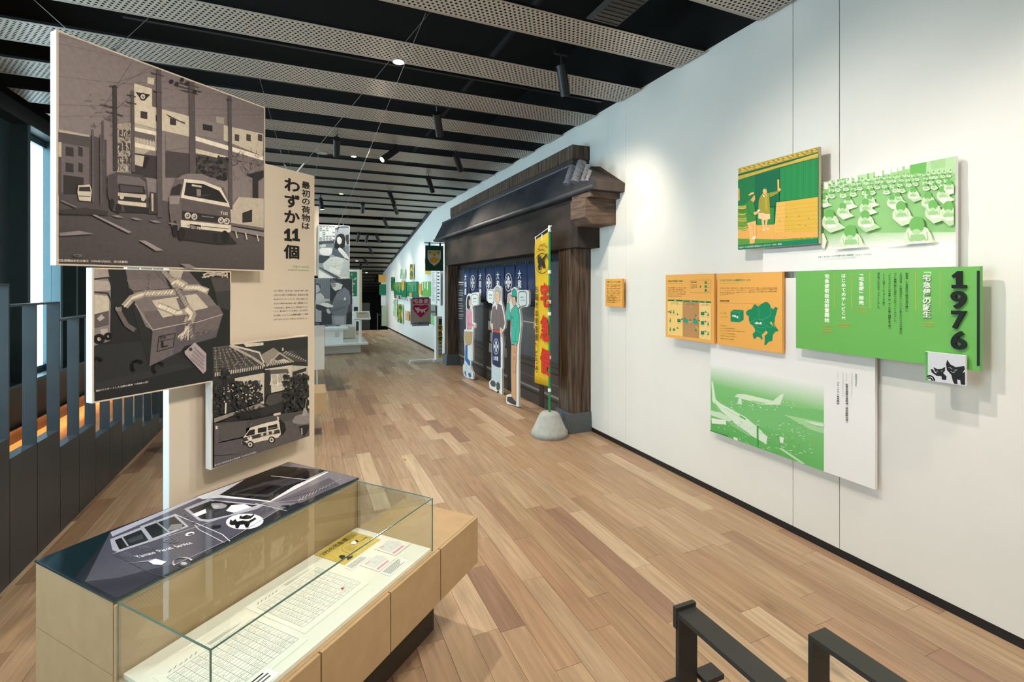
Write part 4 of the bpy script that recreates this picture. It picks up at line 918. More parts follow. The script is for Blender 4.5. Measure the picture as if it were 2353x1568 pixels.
# ================================================================== three painted cardboard figures
def standee(label, L2, R2, outline, draw, group='cardboard figures before the gate'):
    L2, R2 = Vector((*L2, 0)), Vector((*R2, 0)); ex = (R2-L2).normalized()
    t = thing('standee', label, 'standee', L2, math.atan2(ex.y, ex.x), group)
    s = Sheet(L2, ex, lift=.0008); s.view = (1020, 600, 4.479)
    pts = [s.P(*p) for p in outline]; zmin = min(p[1] for p in pts)
    pts = [(a, max(0.0, z-zmin)) for a, z in pts]
    extrude_poly('board', [Vector((a, 0, z)) for a, z in pts], (0, -1, 0), .03, M_white, t)
    foot = sum(p[0] for p in pts)/len(pts)
    box('back_stand', (foot-.06, .03, 0), (foot+.06, .09, .012), M_white, t)
    draw(s); s.build('painting', t, print_mat('matt_print')); return t
def outl(s, pts, c, w=.006, lc='#2c2a2a'):
    s.poly(pts, c); s.line(pts+[pts[0]], w, lc)
def bubble(s, x0, y0, x1, y1, tail, l1, l2):
    r = 14; p = [(x0+r, y0), (x1-r, y0), (x1, y0+r*1.3), (x1, y1-r*1.3), (x1-r, y1)]+tail+[(x0+r, y1), (x0, y1-r*1.3), (x0, y0+r*1.3)]
    outl(s, p, '#eef5f4', .009, '#1f2326')
    m = (y0+y1)/2; s.text(l1, x0+(x1-x0)*.25, m-8, x0+(x1-x0)*.72, m-7, 14, '#26282a', .02); s.text(l2, x0+(x1-x0)*.25, m+24, x0+(x1-x0)*.8, m+25, 14, '#26282a', .02)
def woman(s):
    outl(s, [(238, 480), (236, 420), (244, 370), (260, 358), (272, 372), (274, 430), (266, 490), (246, 492)], '#26221f')
    outl(s, [(256, 400), (268, 395), (274, 420), (272, 458), (262, 470), (256, 450)], '#f3c9a8')
    outl(s, [(236, 510), (262, 492), (284, 510), (288, 640), (284, 700), (240, 702), (234, 620)], '#ef9fb6'); outl(s, [(262, 492), (284, 500), (286, 540), (276, 520)], '#f6dfe2')
    outl(s, [(250, 635), (290, 648), (316, 662), (320, 690), (305, 700), (300, 675), (282, 662), (252, 655)], '#ef9fb6', .004); outl(s, [(300, 655), (320, 665), (320, 690), (304, 690)], '#f3c9a8', .004)
    s.line([(250, 560), (254, 660), (246, 700)], .004, '#2c2a2a')
    outl(s, [(214, 728), (294, 732), (292, 800), (284, 850), (250, 866), (224, 848), (214, 800)], '#c9ae7e')
    for i in range(7): s.line([(216, 745+i*16), (290, 748+i*15)], .0025, '#8f7748')
    outl(s, [(222, 862), (242, 866), (242, 1000), (268, 1030), (270, 1078), (248, 1062), (218, 1020)], '#1e78c8'); outl(s, [(244, 866), (292, 862), (292, 1028), (266, 1030), (244, 1000)], '#e9eef2', .004)
    outl(s, [(208, 1060), (232, 1062), (230, 1150), (212, 1162), (200, 1140)], '#dcecf3', .004); outl(s, [(240, 1070), (272, 1078), (284, 1160), (262, 1170), (246, 1140)], '#dcecf3', .004)
    outl(s, [(212, 1140), (222, 1130), (232, 1180), (224, 1186)], '#1e78c8', .004); outl(s, [(250, 1160), (272, 1150), (284, 1190), (262, 1200)], '#1e78c8', .004)
    bubble(s, 286, 344, 354, 460, [(312, 462), (296, 488), (298, 462)], '荷物', 'ありがとう')
standee('cardboard figure of a woman in a pink top holding a basket', (2.676, 8.433), (2.722, 8.019),
    [(255, 342), (282, 350), (292, 338), (345, 330), (362, 345), (362, 455), (345, 470), (312, 470), (300, 496), (302, 640), (324, 660), (326, 695), (304, 716), (302, 780), (296, 850), (298, 900), (298, 1034), (280, 1042), (276, 1080), (286, 1130), (302, 1165), (302, 1228), (240, 1210), (206, 1190), (195, 1140), (195, 1085), (210, 1060), (214, 960), (212, 860), (206, 800), (208, 720), (230, 704), (226, 620), (230, 500), (226, 440), (236, 365)], woman)
def shopman(s):
    outl(s, [(524, 300), (534, 272), (556, 266), (580, 285), (586, 330), (580, 410), (566, 395), (560, 340), (530, 330)], '#b9bfb8')
    outl(s, [(528, 330), (545, 300), (570, 320), (574, 400), (566, 430), (545, 450), (532, 420), (526, 370)], '#f0c7a5')
    for y in (350, 385): s.line([(532, y), (546, y+2)], .004, '#57413a')
    s.line([(534, 412), (546, 414)], .004, '#8a4b40')
    outl(s, [(500, 480), (538, 455), (566, 445), (592, 460), (610, 540), (625, 640), (608, 700), (590, 690), (574, 710), (500, 705), (485, 650), (490, 560)], '#7d6d6d')
    s.line([(540, 470), (542, 700)], .004, '#2c2a2a'); s.line([(510, 560), (506, 640), (502, 690)], .004, '#2c2a2a'); s.line([(584, 540), (590, 640), (584, 690)], .004, '#2c2a2a'); s.poly([(532, 455), (552, 450), (546, 500), (538, 500)], '#f5f2ee')
    outl(s, [(486, 640), (506, 640), (508, 700), (494, 712)], '#f0c7a5', .004); outl(s, [(575, 680), (600, 690), (598, 780), (580, 770)], '#f0c7a5', .004)
    outl(s, [(502, 705), (574, 712), (574, 745), (502, 735)], '#c24a3b', .004)
    outl(s, [(500, 738), (520, 732), (548, 742), (580, 740), (584, 900), (584, 1095), (550, 1090), (500, 1060), (495, 900)], '#27335a')
    for x, y in ((538, 880),):
        s.ring(x, y, 27, 78, .010, '#e9ecf2'); 
        for dx, dy in ((0, -38), (0, 38), (-12, 0), (12, 0)): s.ell(x+dx, y+dy, 8, 22, '#e9ecf2', 12)
    s.text('大和屋', 510, 1020, 560, 1028, 42, '#e9ecf2', .03)
    outl(s, [(497, 1075), (535, 1085), (575, 1098), (578, 1240), (540, 1250), (502, 1235)], '#cfe3ee', .004)
    for x in (512, 526, 542, 560): s.line([(x, 1080), (x, 1240)], .004, '#8fb0c2')
    outl(s, [(478, 1260), (490, 1232), (515, 1235), (532, 1262), (530, 1292), (495, 1290)], '#4d585e'); outl(s, [(540, 1268), (552, 1250), (574, 1262), (576, 1310), (562, 1335), (544, 1320)], '#4d585e')
    s.ell(558, 1348, 12, 10, '#1b1d1f', 10)
    bubble(s, 448, 300, 516, 432, [(512, 436), (500, 452), (490, 434)], '荷物', 'ありがとう')
standee('cardboard figure of a grey-haired man in a navy apron', (2.700, 7.171), (2.757, 6.775),
    [(545, 252), (572, 262), (592, 290), (594, 420), (606, 470), (622, 540), (636, 640), (630, 690), (600, 740), (608, 860), (604, 1000), (604, 1108), (598, 1120), (600, 1380), (530, 1345), (468, 1310), (464, 1250), (490, 1220), (490, 1060), (492, 900), (494, 720), (478, 660), (484, 560), (498, 470), (505, 455), (488, 440), (455, 430), (440, 405), (440, 315), (458, 294), (512, 292), (522, 275)], shopman)
def driver(s):
    outl(s, [(702, 352), (698, 310), (720, 284), (744, 300), (752, 340), (752, 375), (720, 362), (692, 358)], '#3fb39c'); outl(s, [(690, 352), (722, 362), (718, 375), (686, 360)], '#36a08c', .004)
    outl(s, [(700, 370), (740, 368), (750, 378), (745, 420), (735, 465), (712, 455), (702, 420)], '#f0c2a0'); outl(s, [(735, 365), (752, 376), (748, 430), (740, 420)], '#211d1c', .003)
    outl(s, [(664, 350), (690, 336), (690, 372), (678, 410), (662, 432), (658, 400)], '#f0c2a0', .004)
    outl(s, [(655, 430), (676, 440), (676, 500), (690, 560), (690, 600), (650, 606), (642, 580), (648, 500)], '#4cc4ab')
    outl(s, [(690, 520), (718, 470), (745, 455), (772, 500), (784, 600), (782, 700), (760, 850), (750, 866), (697, 858), (692, 760), (694, 620)], '#4cc4ab')
    s.line([(762, 480), (766, 600), (740, 720), (736, 840)], .004, '#2c2a2a'); outl(s, [(698, 590), (718, 592), (716, 668), (698, 664)], '#4cc4ab', .004); s.line([(694, 575), (720, 578)], .005, '#2c2a2a'); s.poly([(688, 505), (712, 478), (700, 520)], '#d9775e'); s.line([(694, 825), (755, 835)], .004, '#2c2a2a')
    outl(s, [(730, 845), (748, 850), (746, 890), (734, 908), (726, 890)], '#f0c2a0', .004)
    outl(s, [(695, 862), (754, 868), (744, 1100), (744, 1455), (700, 1405), (694, 1200)], '#dba77c'); outl(s, [(712, 1005), (738, 1012), (738, 1150), (712, 1140)], '#dba77c', .004); s.line([(722, 900), (728, 940), (742, 945)], .004, '#2c2a2a'); s.line([(712, 985), (742, 995)], .005, '#2c2a2a')
    outl(s, [(652, 1440), (655, 1400), (700, 1400), (730, 1440), (744, 1462), (742, 1485), (690, 1465)], '#4a4648')
    bubble(s, 770, 316, 850, 462, [(800, 466), (772, 492), (786, 466)], '毎度さま', 'です')
standee('cardboard figure of a delivery man in a turquoise cap and jacket saluting', (2.608, 6.249), (2.660, 5.934),
    [(722, 274), (748, 286), (760, 310), (775, 304), (855, 304), (876, 325), (876, 450), (858, 478), (800, 482), (780, 505), (792, 580), (798, 660), (788, 740), (776, 860), (770, 1000), (768, 1510), (735, 1498), (650, 1475), (640, 1450), (644, 1385), (695, 1375), (690, 1200), (690, 1000), (692, 860), (684, 760), (688, 612), (648, 616), (636, 590), (644, 500), (650, 420), (656, 345), (690, 326), (694, 295)], driver)
# ================================================================== yellow flag on a green pole
FP = Vector((2.487, 4.72, 0))
flag = thing('flag', 'tall yellow flag with red lettering on a green pole in a concrete foot', 'flag', FP)
M_conc = mat('pale_concrete', '#a9aca8', .9, noise=.12, nscale=22, bump=.3)
lathe('concrete_foot', [(.195, .0), (.20, .03), (.20, .055), (.185, .07), (.11, .235), (.09, .255), (.03, .26)], M_conc, flag, 28, bumpy=.03)
M_gpole = mat('green_pole', '#1d8a55', .4); M_clip = mat('white_clip', '#eef0ee', .5)
pol_ = tube('pole', (0, 0, .25), (0, 0, 2.27), .013, M_gpole, flag, n=14)
tube('pole_cap', (0, 0, 2.27), (0, 0, 2.31), .016, M_clip, pol_, n=12)
fe = Vector((-.075, -.52, 0)).normalized()
FWD = .52
def fpos(a, z, out=0): return Vector((-fe.x*(FWD-a), -fe.y*(FWD-a), z))+Vector((-.99, .14, 0))*out      # a: 0 at the free edge .. FWD at the pole
tube('top_arm', fpos(FWD+.06, 2.30), fpos(-.01, 2.225), .005, M_clip, flag, n=8)
for z in (2.26, 1.80, 1.47, 1.34, .86, .50): tube('clip', (0, 0, z-.018), (0, 0, z+.018), .018, M_clip, pol_, n=12)
for a in (.02, .26): box('strap', fpos(a-.012, 2.17)-Vector((.003, 0, 0)), fpos(a+.012, 2.24)+Vector((.003, 0, 0)), M_clip, flag)
bm = bmesh.new(); gr = []
for j in range(13):
    a = FWD*j/12
    gr.append([bm.verts.new(fpos(a, (2.195+.055*j/12)-(1.715+.0*j)*q/16+(.0), .006*math.sin(q*.9+j*.5)*(1-j/12))) for q in range(17)])
for a, b in zip(gr, gr[1:]):
    for q in range(16): bm.faces.new((a[q], a[q+1], b[q+1], b[q]))
o = bm_obj('cloth', bm, mat('yellow_cloth', '#e3b90f', .75, noise=.06, nscale=12), flag, smooth=True); so = o.modifiers.new('thick', 'SOLIDIFY'); so.thickness = .002
S = Sheet(FP-fe*FWD+Vector((-.99, .14, 0))*.018, fe); S.view = (1200, 500, 3.0167)
S.vtext('宅', 155, 450, 625, '#c8281e', .035, 1.15, 4, 1.0); S.vtext('急', 157, 675, 862, '#c8281e', .035, 1.15, 4, 1.0); S.vtext('便', 158, 905, 1095, '#c8281e', .035, 1.15, 4, 1.0)
S.vtext('お届けは宅急便へどうぞ', 98, 470, 1080, '#1f1c10', .02, 1.3)
S.view = (1180, 320, 4.9)
S.ring(322, 1400, 78, 112, .008, '#1f1c10'); S.poly([(275, 1310), (292, 1295), (300, 1340), (318, 1350), (375, 1285), (382, 1300), (335, 1370), (340, 1400), (352, 1450), (340, 1460), (318, 1420), (300, 1440), (298, 1475), (280, 1478), (285, 1400), (270, 1350)], '#1f1c10')
S.poly([(268, 1370), (290, 1380), (296, 1420), (285, 1470), (275, 1440), (282, 1410)], '#1f1c10'); S.line([(262, 1280), (280, 1235), (300, 1255), (290, 1210), (310, 1185), (330, 1205), (345, 1175), (355, 1200), (380, 1222)], .009, '#1f1c10'); S.line([(300, 1255), (330, 1240), (355, 1265)], .008, '#1f1c10')
S.build('flag_print', flag, print_mat('matt_print'))
# ================================================================== crest banner, pink sign and white sign stand beyond the gate
ban = thing('crest_banner', 'dark green hanging banner with a yellow and silver crest beside the gate', 'banner', (2.34, 9.99, 1.96))
box('cloth', (0, 0, 0), (.385, .006, .53), mat('bottle_green_cloth', '#14483d', .8), ban)
tube('rod', (-.02, .003, .585), (.66, .003, .585), .009, M_blackmetal, ban, n=8)
for x in (.07, .3): box('strap', (x, .001, .52), (x+.035, .005, .60), mat('strap_green', '#33513f', .8), ban)
S = Sheet((2.34, 9.99, 1.96), (1, 0, 0)); cx_, cz_ = .19, .27
S.polyL([(cx_-.14, .43), (cx_+.14, .43), (cx_+.145, .27), (cx_+.10, .18), (cx_, .10), (cx_-.10, .18), (cx_-.145, .27)], '#c9cbc4')
S.polyL([(cx_-.12, .41), (cx_+.12, .41), (cx_+.115, .34), (cx_-.115, .34)], '#d8b440'); S.polyL([(cx_-.10, .25), (cx_-.02, .30), (cx_+.11, .26), (cx_+.06, .18), (cx_, .16), (cx_-.08, .18)], '#dca823')
for a in (-.09, .09): S.polyL([(cx_+a-.02, .40), (cx_+a+.02, .40), (cx_+a, .36)], '#3b3a2a')
S.polyL([(cx_-.03, .345), (cx_+.03, .345), (cx_, .315)], '#3f5560'); S.build('crest', ban, print_mat('matt_print'))
st = thing('sign_stand', 'white floor stand with a foot bar and a narrow upright sign box', 'sign stand', (2.08, 10.22, 0))
box('foot_bar', (0, .05, 0), (.54, .13, .055), M_white, st); box('foot_block', (.50, -.02, 0), (.69, .18, .05), M_white, st); box('upright', (.55, .0, .05), (.685, .16, .98), M_white, st)
box('sign_plate', (.685, .03, .07), (.688, .13, .95), mat('sign_dark', '#2d3a3c', .5), st)
S = Sheet((2.63, 10.218, 0), (1, 0, 0)); S.rectL(.055, .09, .125, .93, '#26363a'); S.rectL(.055, .42, .125, .80, '#e0c21f'); S.rectL(.055, .09, .125, .16, '#e6c81e'); S.vtextL('宅急便', .09, .79, .44, '#1c1c14', .03); S.vtextL('取扱店', .09, .40, .17, '#dfe5e2', .02); S.build('sign_print', st, print_mat('matt_print'))
sg = thing('enamel_sign', 'silver sign with a pink heart-shaped cat emblem held on the stand arm', 'sign', (2.075, 10.19, .79))
bm = bmesh.new(); add_box(bm, (0, 0, 0), (.43, .03, .62)); bmesh.ops.bevel(bm, geom=[e for e in bm.edges if abs(e.verts[0].co.y-e.verts[1].co.y) > .02], offset=.035, segments=4, affect='EDGES'); bmesh.ops.recalc_face_normals(bm, faces=bm.faces[:])
bm_obj('plate', bm, mat('silver_plate', '#b7b3ac', .4, .2), sg); box('arm', (.43, .01, .28), (.56, .02, .31), M_wire, sg)
S = Sheet((2.075, 10.19, .79), (1, 0, 0)); w = .43
S.rectL(.045, .475, .39, .59, '#c0175f'); S.textL('宅急便', .06, .49, .375, .085, '#e6e2dc', .03)
hp = [(0, -.155), (.09, -.07), (.165, .02), (.17, .07), (.14, .115), (.085, .12), (.0, .10)]
S.polyL([(w/2+a, .33+z) for a, z in hp]+[(w/2-a, .33+z) for a, z in hp[::-1][:-1] if a > 0], '#c0175f')
S.polyL([(w/2+a, .33+z) for a, z in ((-.13, .07), (-.10, .055), (-.03, .07), (-.035, .03), (.07, .03), (.14, .065), (.145, .055), (.09, .0), (.10, -.05), (.075, -.05), (.05, -.015), (.03, -.05), (.01, -.05), (.0, -.01), (-.04, -.015), (-.05, -.05), (-.075, -.055), (-.08, -.01), (-.115, .02))], '#d9d5cf')
S.textL('大和運輸取扱店', .03, .03, .40, .055, '#1d5f9e', .03); S.build('sign_print', sg, print_mat('matt_print'))
# ================================================================== panels on the white wall
def wall_panel(name, label, cat, x, y0, y1, z0, z1, core, draw=None, view=None, outline=None, group='display panels on the white wall', th=.022, m=None):
    # y0 > y1: y0 is the left edge as one faces the wall
    t = thing(name, label, cat, (x, y0, z0), 0, group)
    if outline: extrude_poly('board', [Vector((0, y-y0, z-z0)) for y, z in outline], (-1, 0, 0), th, core, t)
    else: box('board', (0, y1-y0, 0), (th, 0, z1-z0), core, t)
    g0 = RX-x-th
    if g0 > .004:
        yc, zc = (y1-y0)*.5, (z1-z0)*.5
        box('standoff', (th, yc-.03, zc-.03), (th+g0, yc+.03, zc+.03), M_white, t)
    if draw:
        s = Sheet((x, y0, z0), (0, -1, 0)); s.w, s.h = y0-y1, z1-z0; s.view = view or (0, 0, 1); draw(s); s.build('print', t, m or print_mat('matt_print'))
    return t
M_pw = mat('white_print_board', '#f0f0f2', .6); M_or = mat('orange_board', '#efb055', .6); M_gr = mat('leaf_green_board', '#6ab556', .6); M_dg = mat('deep_green_board', '#0d7a55', .6)
# ---- class room photograph on the stepped white board
def classroom(s):
    r = random.Random(12); B = s.poly
    # green picture field fading into the white board
    A = s.P(92, 445); C = s.P(1822, 108); z0 = s.P(92, 1320)[1]; zf = s.P(92, 1120)[1]
    s.polyL([(A[0], zf), (C[0], zf), (C[0], s.h-.001), (A[0], s.h-.001)], '#9fd08d')
    s.polyL([(A[0], z0), (C[0], z0), (C[0], zf), (A[0], zf)], ['#f0f0ee', '#f0f0ee', '#9fd08d', '#9fd08d'])
    s.clip = (A[0], z0, C[0], s.h-.001)
    for x0, x1 in ((120, 185), (195, 262), (275, 305), (420, 485), (500, 565), (790, 880), (905, 990), (1000, 1075), (1085, 1140), (1175, 1235)):
        y0 = 445-(x0-92)*.195; B([(x0, y0), (x1, y0-(x1-x0)*.195), (x1, y0+90-(x0-92)*.05), (x0, y0+95-(x0-92)*.05)], '#f2efe8')
    B([(580, 352), (770, 316), (770, 405), (580, 440)], '#bcdcae'); B([(1240, 222), (1450, 178), (1440, 330), (1240, 330)], '#6fb85c'); B([(1455, 176), (1822, 110), (1822, 330), (1450, 320)], '#b4d9a6'); B([(1500, 165), (1700, 130), (1690, 250), (1520, 280)], '#a3cf93'); B([(690, 330), (712, 326), (705, 420), (690, 425)], '#6fb85c')
    # dark furniture field
    B([(92, 560), (420, 480), (800, 420), (1250, 340), (1822, 340), (1822, 1080), (92, 1100)], '#92ca82')
    def desk(x, y, k): B([(x-95*k, y+28*k), (x+60*k, y-8*k), (x+125*k, y+40*k), (x-20*k, y+88*k)], r.choice(['#cfe2c3', '#bcd8ae', '#dfe9d6']))
    def pupil(x, y, k):
        c = r.choice(['#dbe6cf', '#cfe0c1', '#e3ead8', '#d6e4c9'])
        B([(x-66*k, y+78*k), (x-68*k, y+40*k), (x-52*k, y+6*k), (x-26*k, y-10*k), (x+24*k, y-10*k), (x+50*k, y+4*k), (x+68*k, y+36*k), (x+74*k, y+74*k), (x+40*k, y+84*k), (x-20*k, y+88*k)], c)
        B([(x-34*k, y+34*k), (x+30*k, y+32*k), (x+44*k, y+58*k), (x+10*k, y+66*k), (x-40*k, y+64*k)], '#9fce90')
        s.line([(x-50*k, y+24*k), (x-40*k, y+62*k), (x-8*k, y+76*k)], .002*k, '#a9cf9a'); s.line([(x+46*k, y+20*k), (x+50*k, y+58*k), (x+18*k, y+74*k)], .002*k, '#a9cf9a')
        B([(x-26*k, y+70*k), (x+34*k, y+64*k), (x+52*k, y+86*k), (x-16*k, y+96*k)], '#eef1e8'); s.ell(x-4*k, y-14*k, 38*k, 42*k, '#70b660', 16); s.ell(x-6*k, y+20*k, 22*k, 14*k, '#b4d8a6', 12)
    for row, (n, y0, k) in enumerate(((26, 440, .32), (22, 490, .42), (17, 545, .52), (13, 610, .62))):
        for i in range(n):
            x = 100+1700*(i+r.random()*.5)/n; y = y0-(x-92)*.085+r.uniform(-8, 8); desk(x, y+22*k, k*.75); pupil(x, y, k); s.k -= s.step*5
    for x, y, k in ((140, 660, .85), (460, 670, .95), (1490, 640, 1.3), (1680, 560, 1.2), (720, 590, .75), (740, 650, .95), (1100, 620, .9), (1300, 560, 1.05), (1760, 470, 1.0), (395, 770, 1.15), (690, 720, 1.2), (1030, 660, 1.0), (1560, 760, 1.6), (1760, 780, 1.7), (230, 880, 1.6), (690, 885, 1.5), (1150, 780, 1.7), (1360, 1030, 2.6), (500, 1110, 2.1)):
        desk(x+20*k, y+60*k, k*.85); pupil(x, y, k)
    B([(130, 1290), (92, 1110), (150, 1100), (190, 1200), (160, 1300)], '#e3ebd6'); B([(930, 1250), (1500, 1200), (1600, 1290), (940, 1300)], '#f0f0ee'); B([(300, 1280), (730, 1270), (720, 1315), (310, 1315)], '#eef0ea')
    s.clip = None
    s.text('企業で一斉に始まった大学卒業予定者の就職試験', 78, 1418, 532, 1388, 20, '#0f7a5a', .02); s.text('写真提供：読売新聞社', 560, 1390, 770, 1380, 19, '#4a9a80', .0)
wall_panel('photo_panel', 'pale green photograph of a crowded class room on a stepped white board', 'photo panel', 2.945, 2.404, 1.318, 1.743, 2.288, M_pw, classroom, (1870, 340, 5.6), outline=[(2.404, 1.743), (1.318, 1.743), (1.318, 2.288), (1.993, 2.288), (1.993, 1.90), (2.404, 1.90)])
# ---- airport photograph
def airport(s):
    B = s.poly; r = random.Random(9); s.clip = (.001, .001, s.P(1228, 500)[0], s.h-.001)
    a1 = s.P(1228, 500)[0]; zt = s.P(200, 400)[1]; zt0 = s.P(200, 215)[1]
    s.polyL([(0.001, .001), (a1, .001), (a1, zt), (.001, zt)], ['#5cae5a', '#67b765', '#8ccb83', '#82c67c']); s.polyL([(.001, zt), (a1, zt), (a1, zt0), (.001, zt0)], ['#82c67c', '#8ccb83', '#f0f2f2', '#f0f2f2'])
    B([(200, 520), (420, 560), (1228, 640), (1228, 900), (200, 700)], '#7cc379'); B([(870, 680), (1228, 750), (1228, 850), (1100, 810)], '#a9d9a2')
    B([(425, 515), (450, 495), (520, 495), (770, 555), (845, 495), (868, 495), (835, 590), (700, 590), (520, 545)], '#d9ecd4'); B([(460, 530), (485, 530), (490, 590), (450, 580)], '#d9ecd4'); B([(560, 545), (720, 575), (640, 590)], '#a9d5a4')
    B([(215, 380), (228, 380), (255, 545), (300, 580), (520, 700), (640, 800), (720, 880), (710, 945), (560, 860), (420, 770), (300, 650), (225, 560)], '#dceeda'); B([(240, 560), (300, 640), (430, 760), (560, 850), (550, 870), (400, 780), (280, 670)], '#8fca8b'); B([(200, 640), (300, 660), (400, 720), (380, 745), (200, 680)], '#cfe7cc'); B([(215, 710), (345, 730), (350, 770), (220, 760)], '#e3f1e1')
    s.line([(330, 625), (470, 700)], .003, '#a4d0a0'); B([(470, 680), (525, 715), (520, 728), (470, 700)], '#67b765')
    for i in range(170):
        x, y = 210+r.random()*900, 740+r.random()*300
        if y < 860+.33*(x-200) and y > 640+.1*x: s.line([(x, y), (x+r.uniform(3, 26), y+r.uniform(-12, 18))], .003, r.choice(['#dceeda', '#4fa552', '#b5dcae'])); s.k -= s.step*.75
    for i in range(40):
        x, y = 370+r.random()*600, 560+r.random()*80; s.ell(x, y, 3+r.random()*5, 2+r.random()*3, '#e3f1e1', 6); s.k -= s.step*.75
    B([(1060, 735), (1228, 760), (1228, 790), (1120, 765)], '#d9ecd4'); B([(820, 980), (860, 985), (1060, 1120), (1040, 1130)], '#bfe0ba'); B([(830, 880), (870, 885), (865, 940), (835, 930)], '#e3f1e1'); B([(415, 880), (450, 890), (460, 920), (420, 910)], '#e3f1e1')
    B([(625, 780), (640, 780), (640, 1000), (625, 990)], '#4fa552')
    s.clip = None
    s.text('開港直後の成田国際空港', 205, 826, 365, 880, 10, '#127a52', .02)
    s.vtext('世の中のできごと', 1520, 312, 425, '#127a52', .03, 1.3); s.vtext('1978', 1435, 300, 380, '#5aa84a', .0, .8); s.vtext('新東京国際空港開港（成田国際空港）', 1437, 398, 760, '#26282c', .02, 1.15); s.vtext('1979', 1356, 287, 362, '#5aa84a', .0, .8); s.vtext('ウォークマン発売開始', 1358, 382, 588, '#26282c', .02, 1.15)
    for x in (1402, 1482): s.line([(x, 300), (x, 520)], .0015, '#9db5a0')
wall_panel('photo_panel', 'white board with a pale green photograph of airliners at an airport', 'photo panel', 2.955, 2.886, 1.689, .50, 1.70, M_pw, airport, (1580, 780, 3.9208))
# ---- yellow and green photograph
def delivery(s):
    w, h = s.w, s.h; B = s.poly; r = random.Random(3)
    s.clip = (.001, .001, w-.001, h-.001); s.rectL(.001, .001, w-.001, h-.001, '#0d7a4e')
    B([(95, 375), (1125, 95), (1125, 190), (640, 330), (95, 470)], '#c9a83c')
    for i in range(34):
        x = 100+i*31; y = 380-i*8.4; s.line([(x, y+10), (x+14, y+22), (x+30, y+16)], .004, '#f2c893' if i % 2 else '#5f8a2e'); s.line([(x, y+38), (x+16, y+46), (x+30, y+36)], .004, '#f0bf7e' if i % 3 else '#8a8a2e')
    B([(95, 450), (1125, 165), (1125, 185), (95, 475)], '#0c6a42'); B([(95, 475), (640, 330), (1125, 182), (1125, 235), (920, 285), (600, 370), (95, 525)], '#c9b04a')
    for i in range(28): s.line([(820+i*11, 270-i*3.2), (826+i*11, 295-i*3.4)], .002, '#e6cf74')
    B([(635, 380), (1125, 240), (1125, 745), (635, 800)], '#228a4c')
    for i in range(12): s.line([(660+i*40, 375-i*11), (655+i*40, 800-i*5)], .002, '#1a7a45' if i % 2 else '#3a9a55')
    B([(95, 530), (310, 470), (310, 900), (95, 930)], '#1a7a48'); B([(310, 470), (635, 385), (620, 860), (310, 900)], '#0b6a48'); B([(95, 625), (115, 640), (118, 790), (95, 795)], '#d8b060')
    B([(95, 1180), (330, 1100), (560, 1090), (1125, 1150), (1125, 1300), (95, 1350)], '#eab15e'); B([(95, 1280), (600, 1290), (1125, 1260), (1125, 1290), (95, 1365)], '#5f9a3e'); B([(95, 1365), (1125, 1278), (1125, 1340), (95, 1422)], '#0f7f5a')
    B([(330, 900), (560, 880), (560, 1100), (340, 1110)], '#2f8a48')
    B([(590, 815), (1125, 745), (1125, 1195), (565, 1205)], '#ddb349'); B([(590, 815), (700, 800), (690, 1200), (565, 1205)], '#edb862')
    for i in range(7): s.line([(585, 870+i*50), (1125, 810+i*55)], .0015, '#a8a03a')
    for x, y in ((880, 995), (1005, 1020), (880, 1105), (965, 1115), (630, 1050), (720, 1000)): s.ell(x, y, 9, 8, '#7a9a3a', 8)
    # barrel
    B([(95, 860), (220, 835), (228, 1150), (180, 1185), (95, 1165)], '#6f9a3a')
    for y in (870, 890, 965, 1025, 1050, 1140, 1165): s.line([(97, y), (160, y+5), (222, y-14)], .006, '#dfc062')
    for i in range(14): s.line([(105+i*8, 900), (108+i*8, 950)], .003, '#3b7a35')
    # woman
    B([(385, 740), (412, 700), (470, 690), (500, 700), (505, 850), (515, 975), (400, 965), (360, 900), (365, 790)], '#a39a35'); B([(500, 690), (600, 670), (645, 640), (655, 655), (600, 705), (510, 750)], '#8f9a38'); s.ell(443, 672, 27, 36, '#e8b878', 14); B([(415, 650), (420, 622), (450, 612), (475, 630), (470, 655), (445, 640)], '#1d7a45'); B([(410, 705), (440, 730), (470, 705), (455, 750), (425, 745)], '#f6e3c6')
    B([(400, 960), (510, 965), (512, 1030), (440, 1040), (390, 1030)], '#f3cf9a'); B([(400, 1040), (430, 1035), (440, 1140), (420, 1160), (408, 1100)], '#f0bf82'); B([(450, 1035), (482, 1030), (465, 1120), (480, 1150), (445, 1150)], '#f0bf82'); B([(415, 1160), (445, 1150), (450, 1170), (420, 1180)], '#f6e3c6'); B([(465, 1150), (500, 1148), (495, 1165), (470, 1165)], '#f6e3c6')
    B([(360, 945), (440, 950), (440, 1045), (360, 1020)], '#f2c9a0'); B([(605, 520), (628, 520), (632, 640), (608, 640)], '#eab85e'); s.ell(628, 650, 24, 20, '#e8b070', 10); B([(440, 720), (470, 725), (480, 900), (450, 930)], '#b5a842')
    # man in a cap
    B([(205, 830), (240, 780), (285, 790), (310, 860), (330, 1000), (330, 1060), (215, 1080), (198, 960)], '#3f8a3f'); B([(230, 720), (265, 690), (300, 680), (305, 700), (250, 735)], '#edb870'); B([(225, 735), (300, 705), (330, 710), (310, 730), (240, 760)], '#2c7a40'); B([(260, 760), (315, 720), (320, 770), (300, 815), (265, 790)], '#e3b06a'); B([(240, 760), (300, 730), (270, 770)], '#1d6a40')
    B([(300, 940), (350, 930), (375, 900), (380, 915), (340, 970), (305, 975)], '#f0c088'); B([(350, 915), (380, 898), (372, 940), (350, 940)], '#f6e9d6'); s.line([(220, 850), (250, 960), (310, 985)], .004, '#1d6a40'); B([(215, 1080), (330, 1050), (330, 1250), (310, 1340), (250, 1350), (245, 1180)], '#f0bd78'); s.line([(290, 1100), (300, 1250)], .004, '#dd9f5a'); B([(270, 1270), (330, 1240), (325, 1275), (290, 1290)], '#f8e6cc')
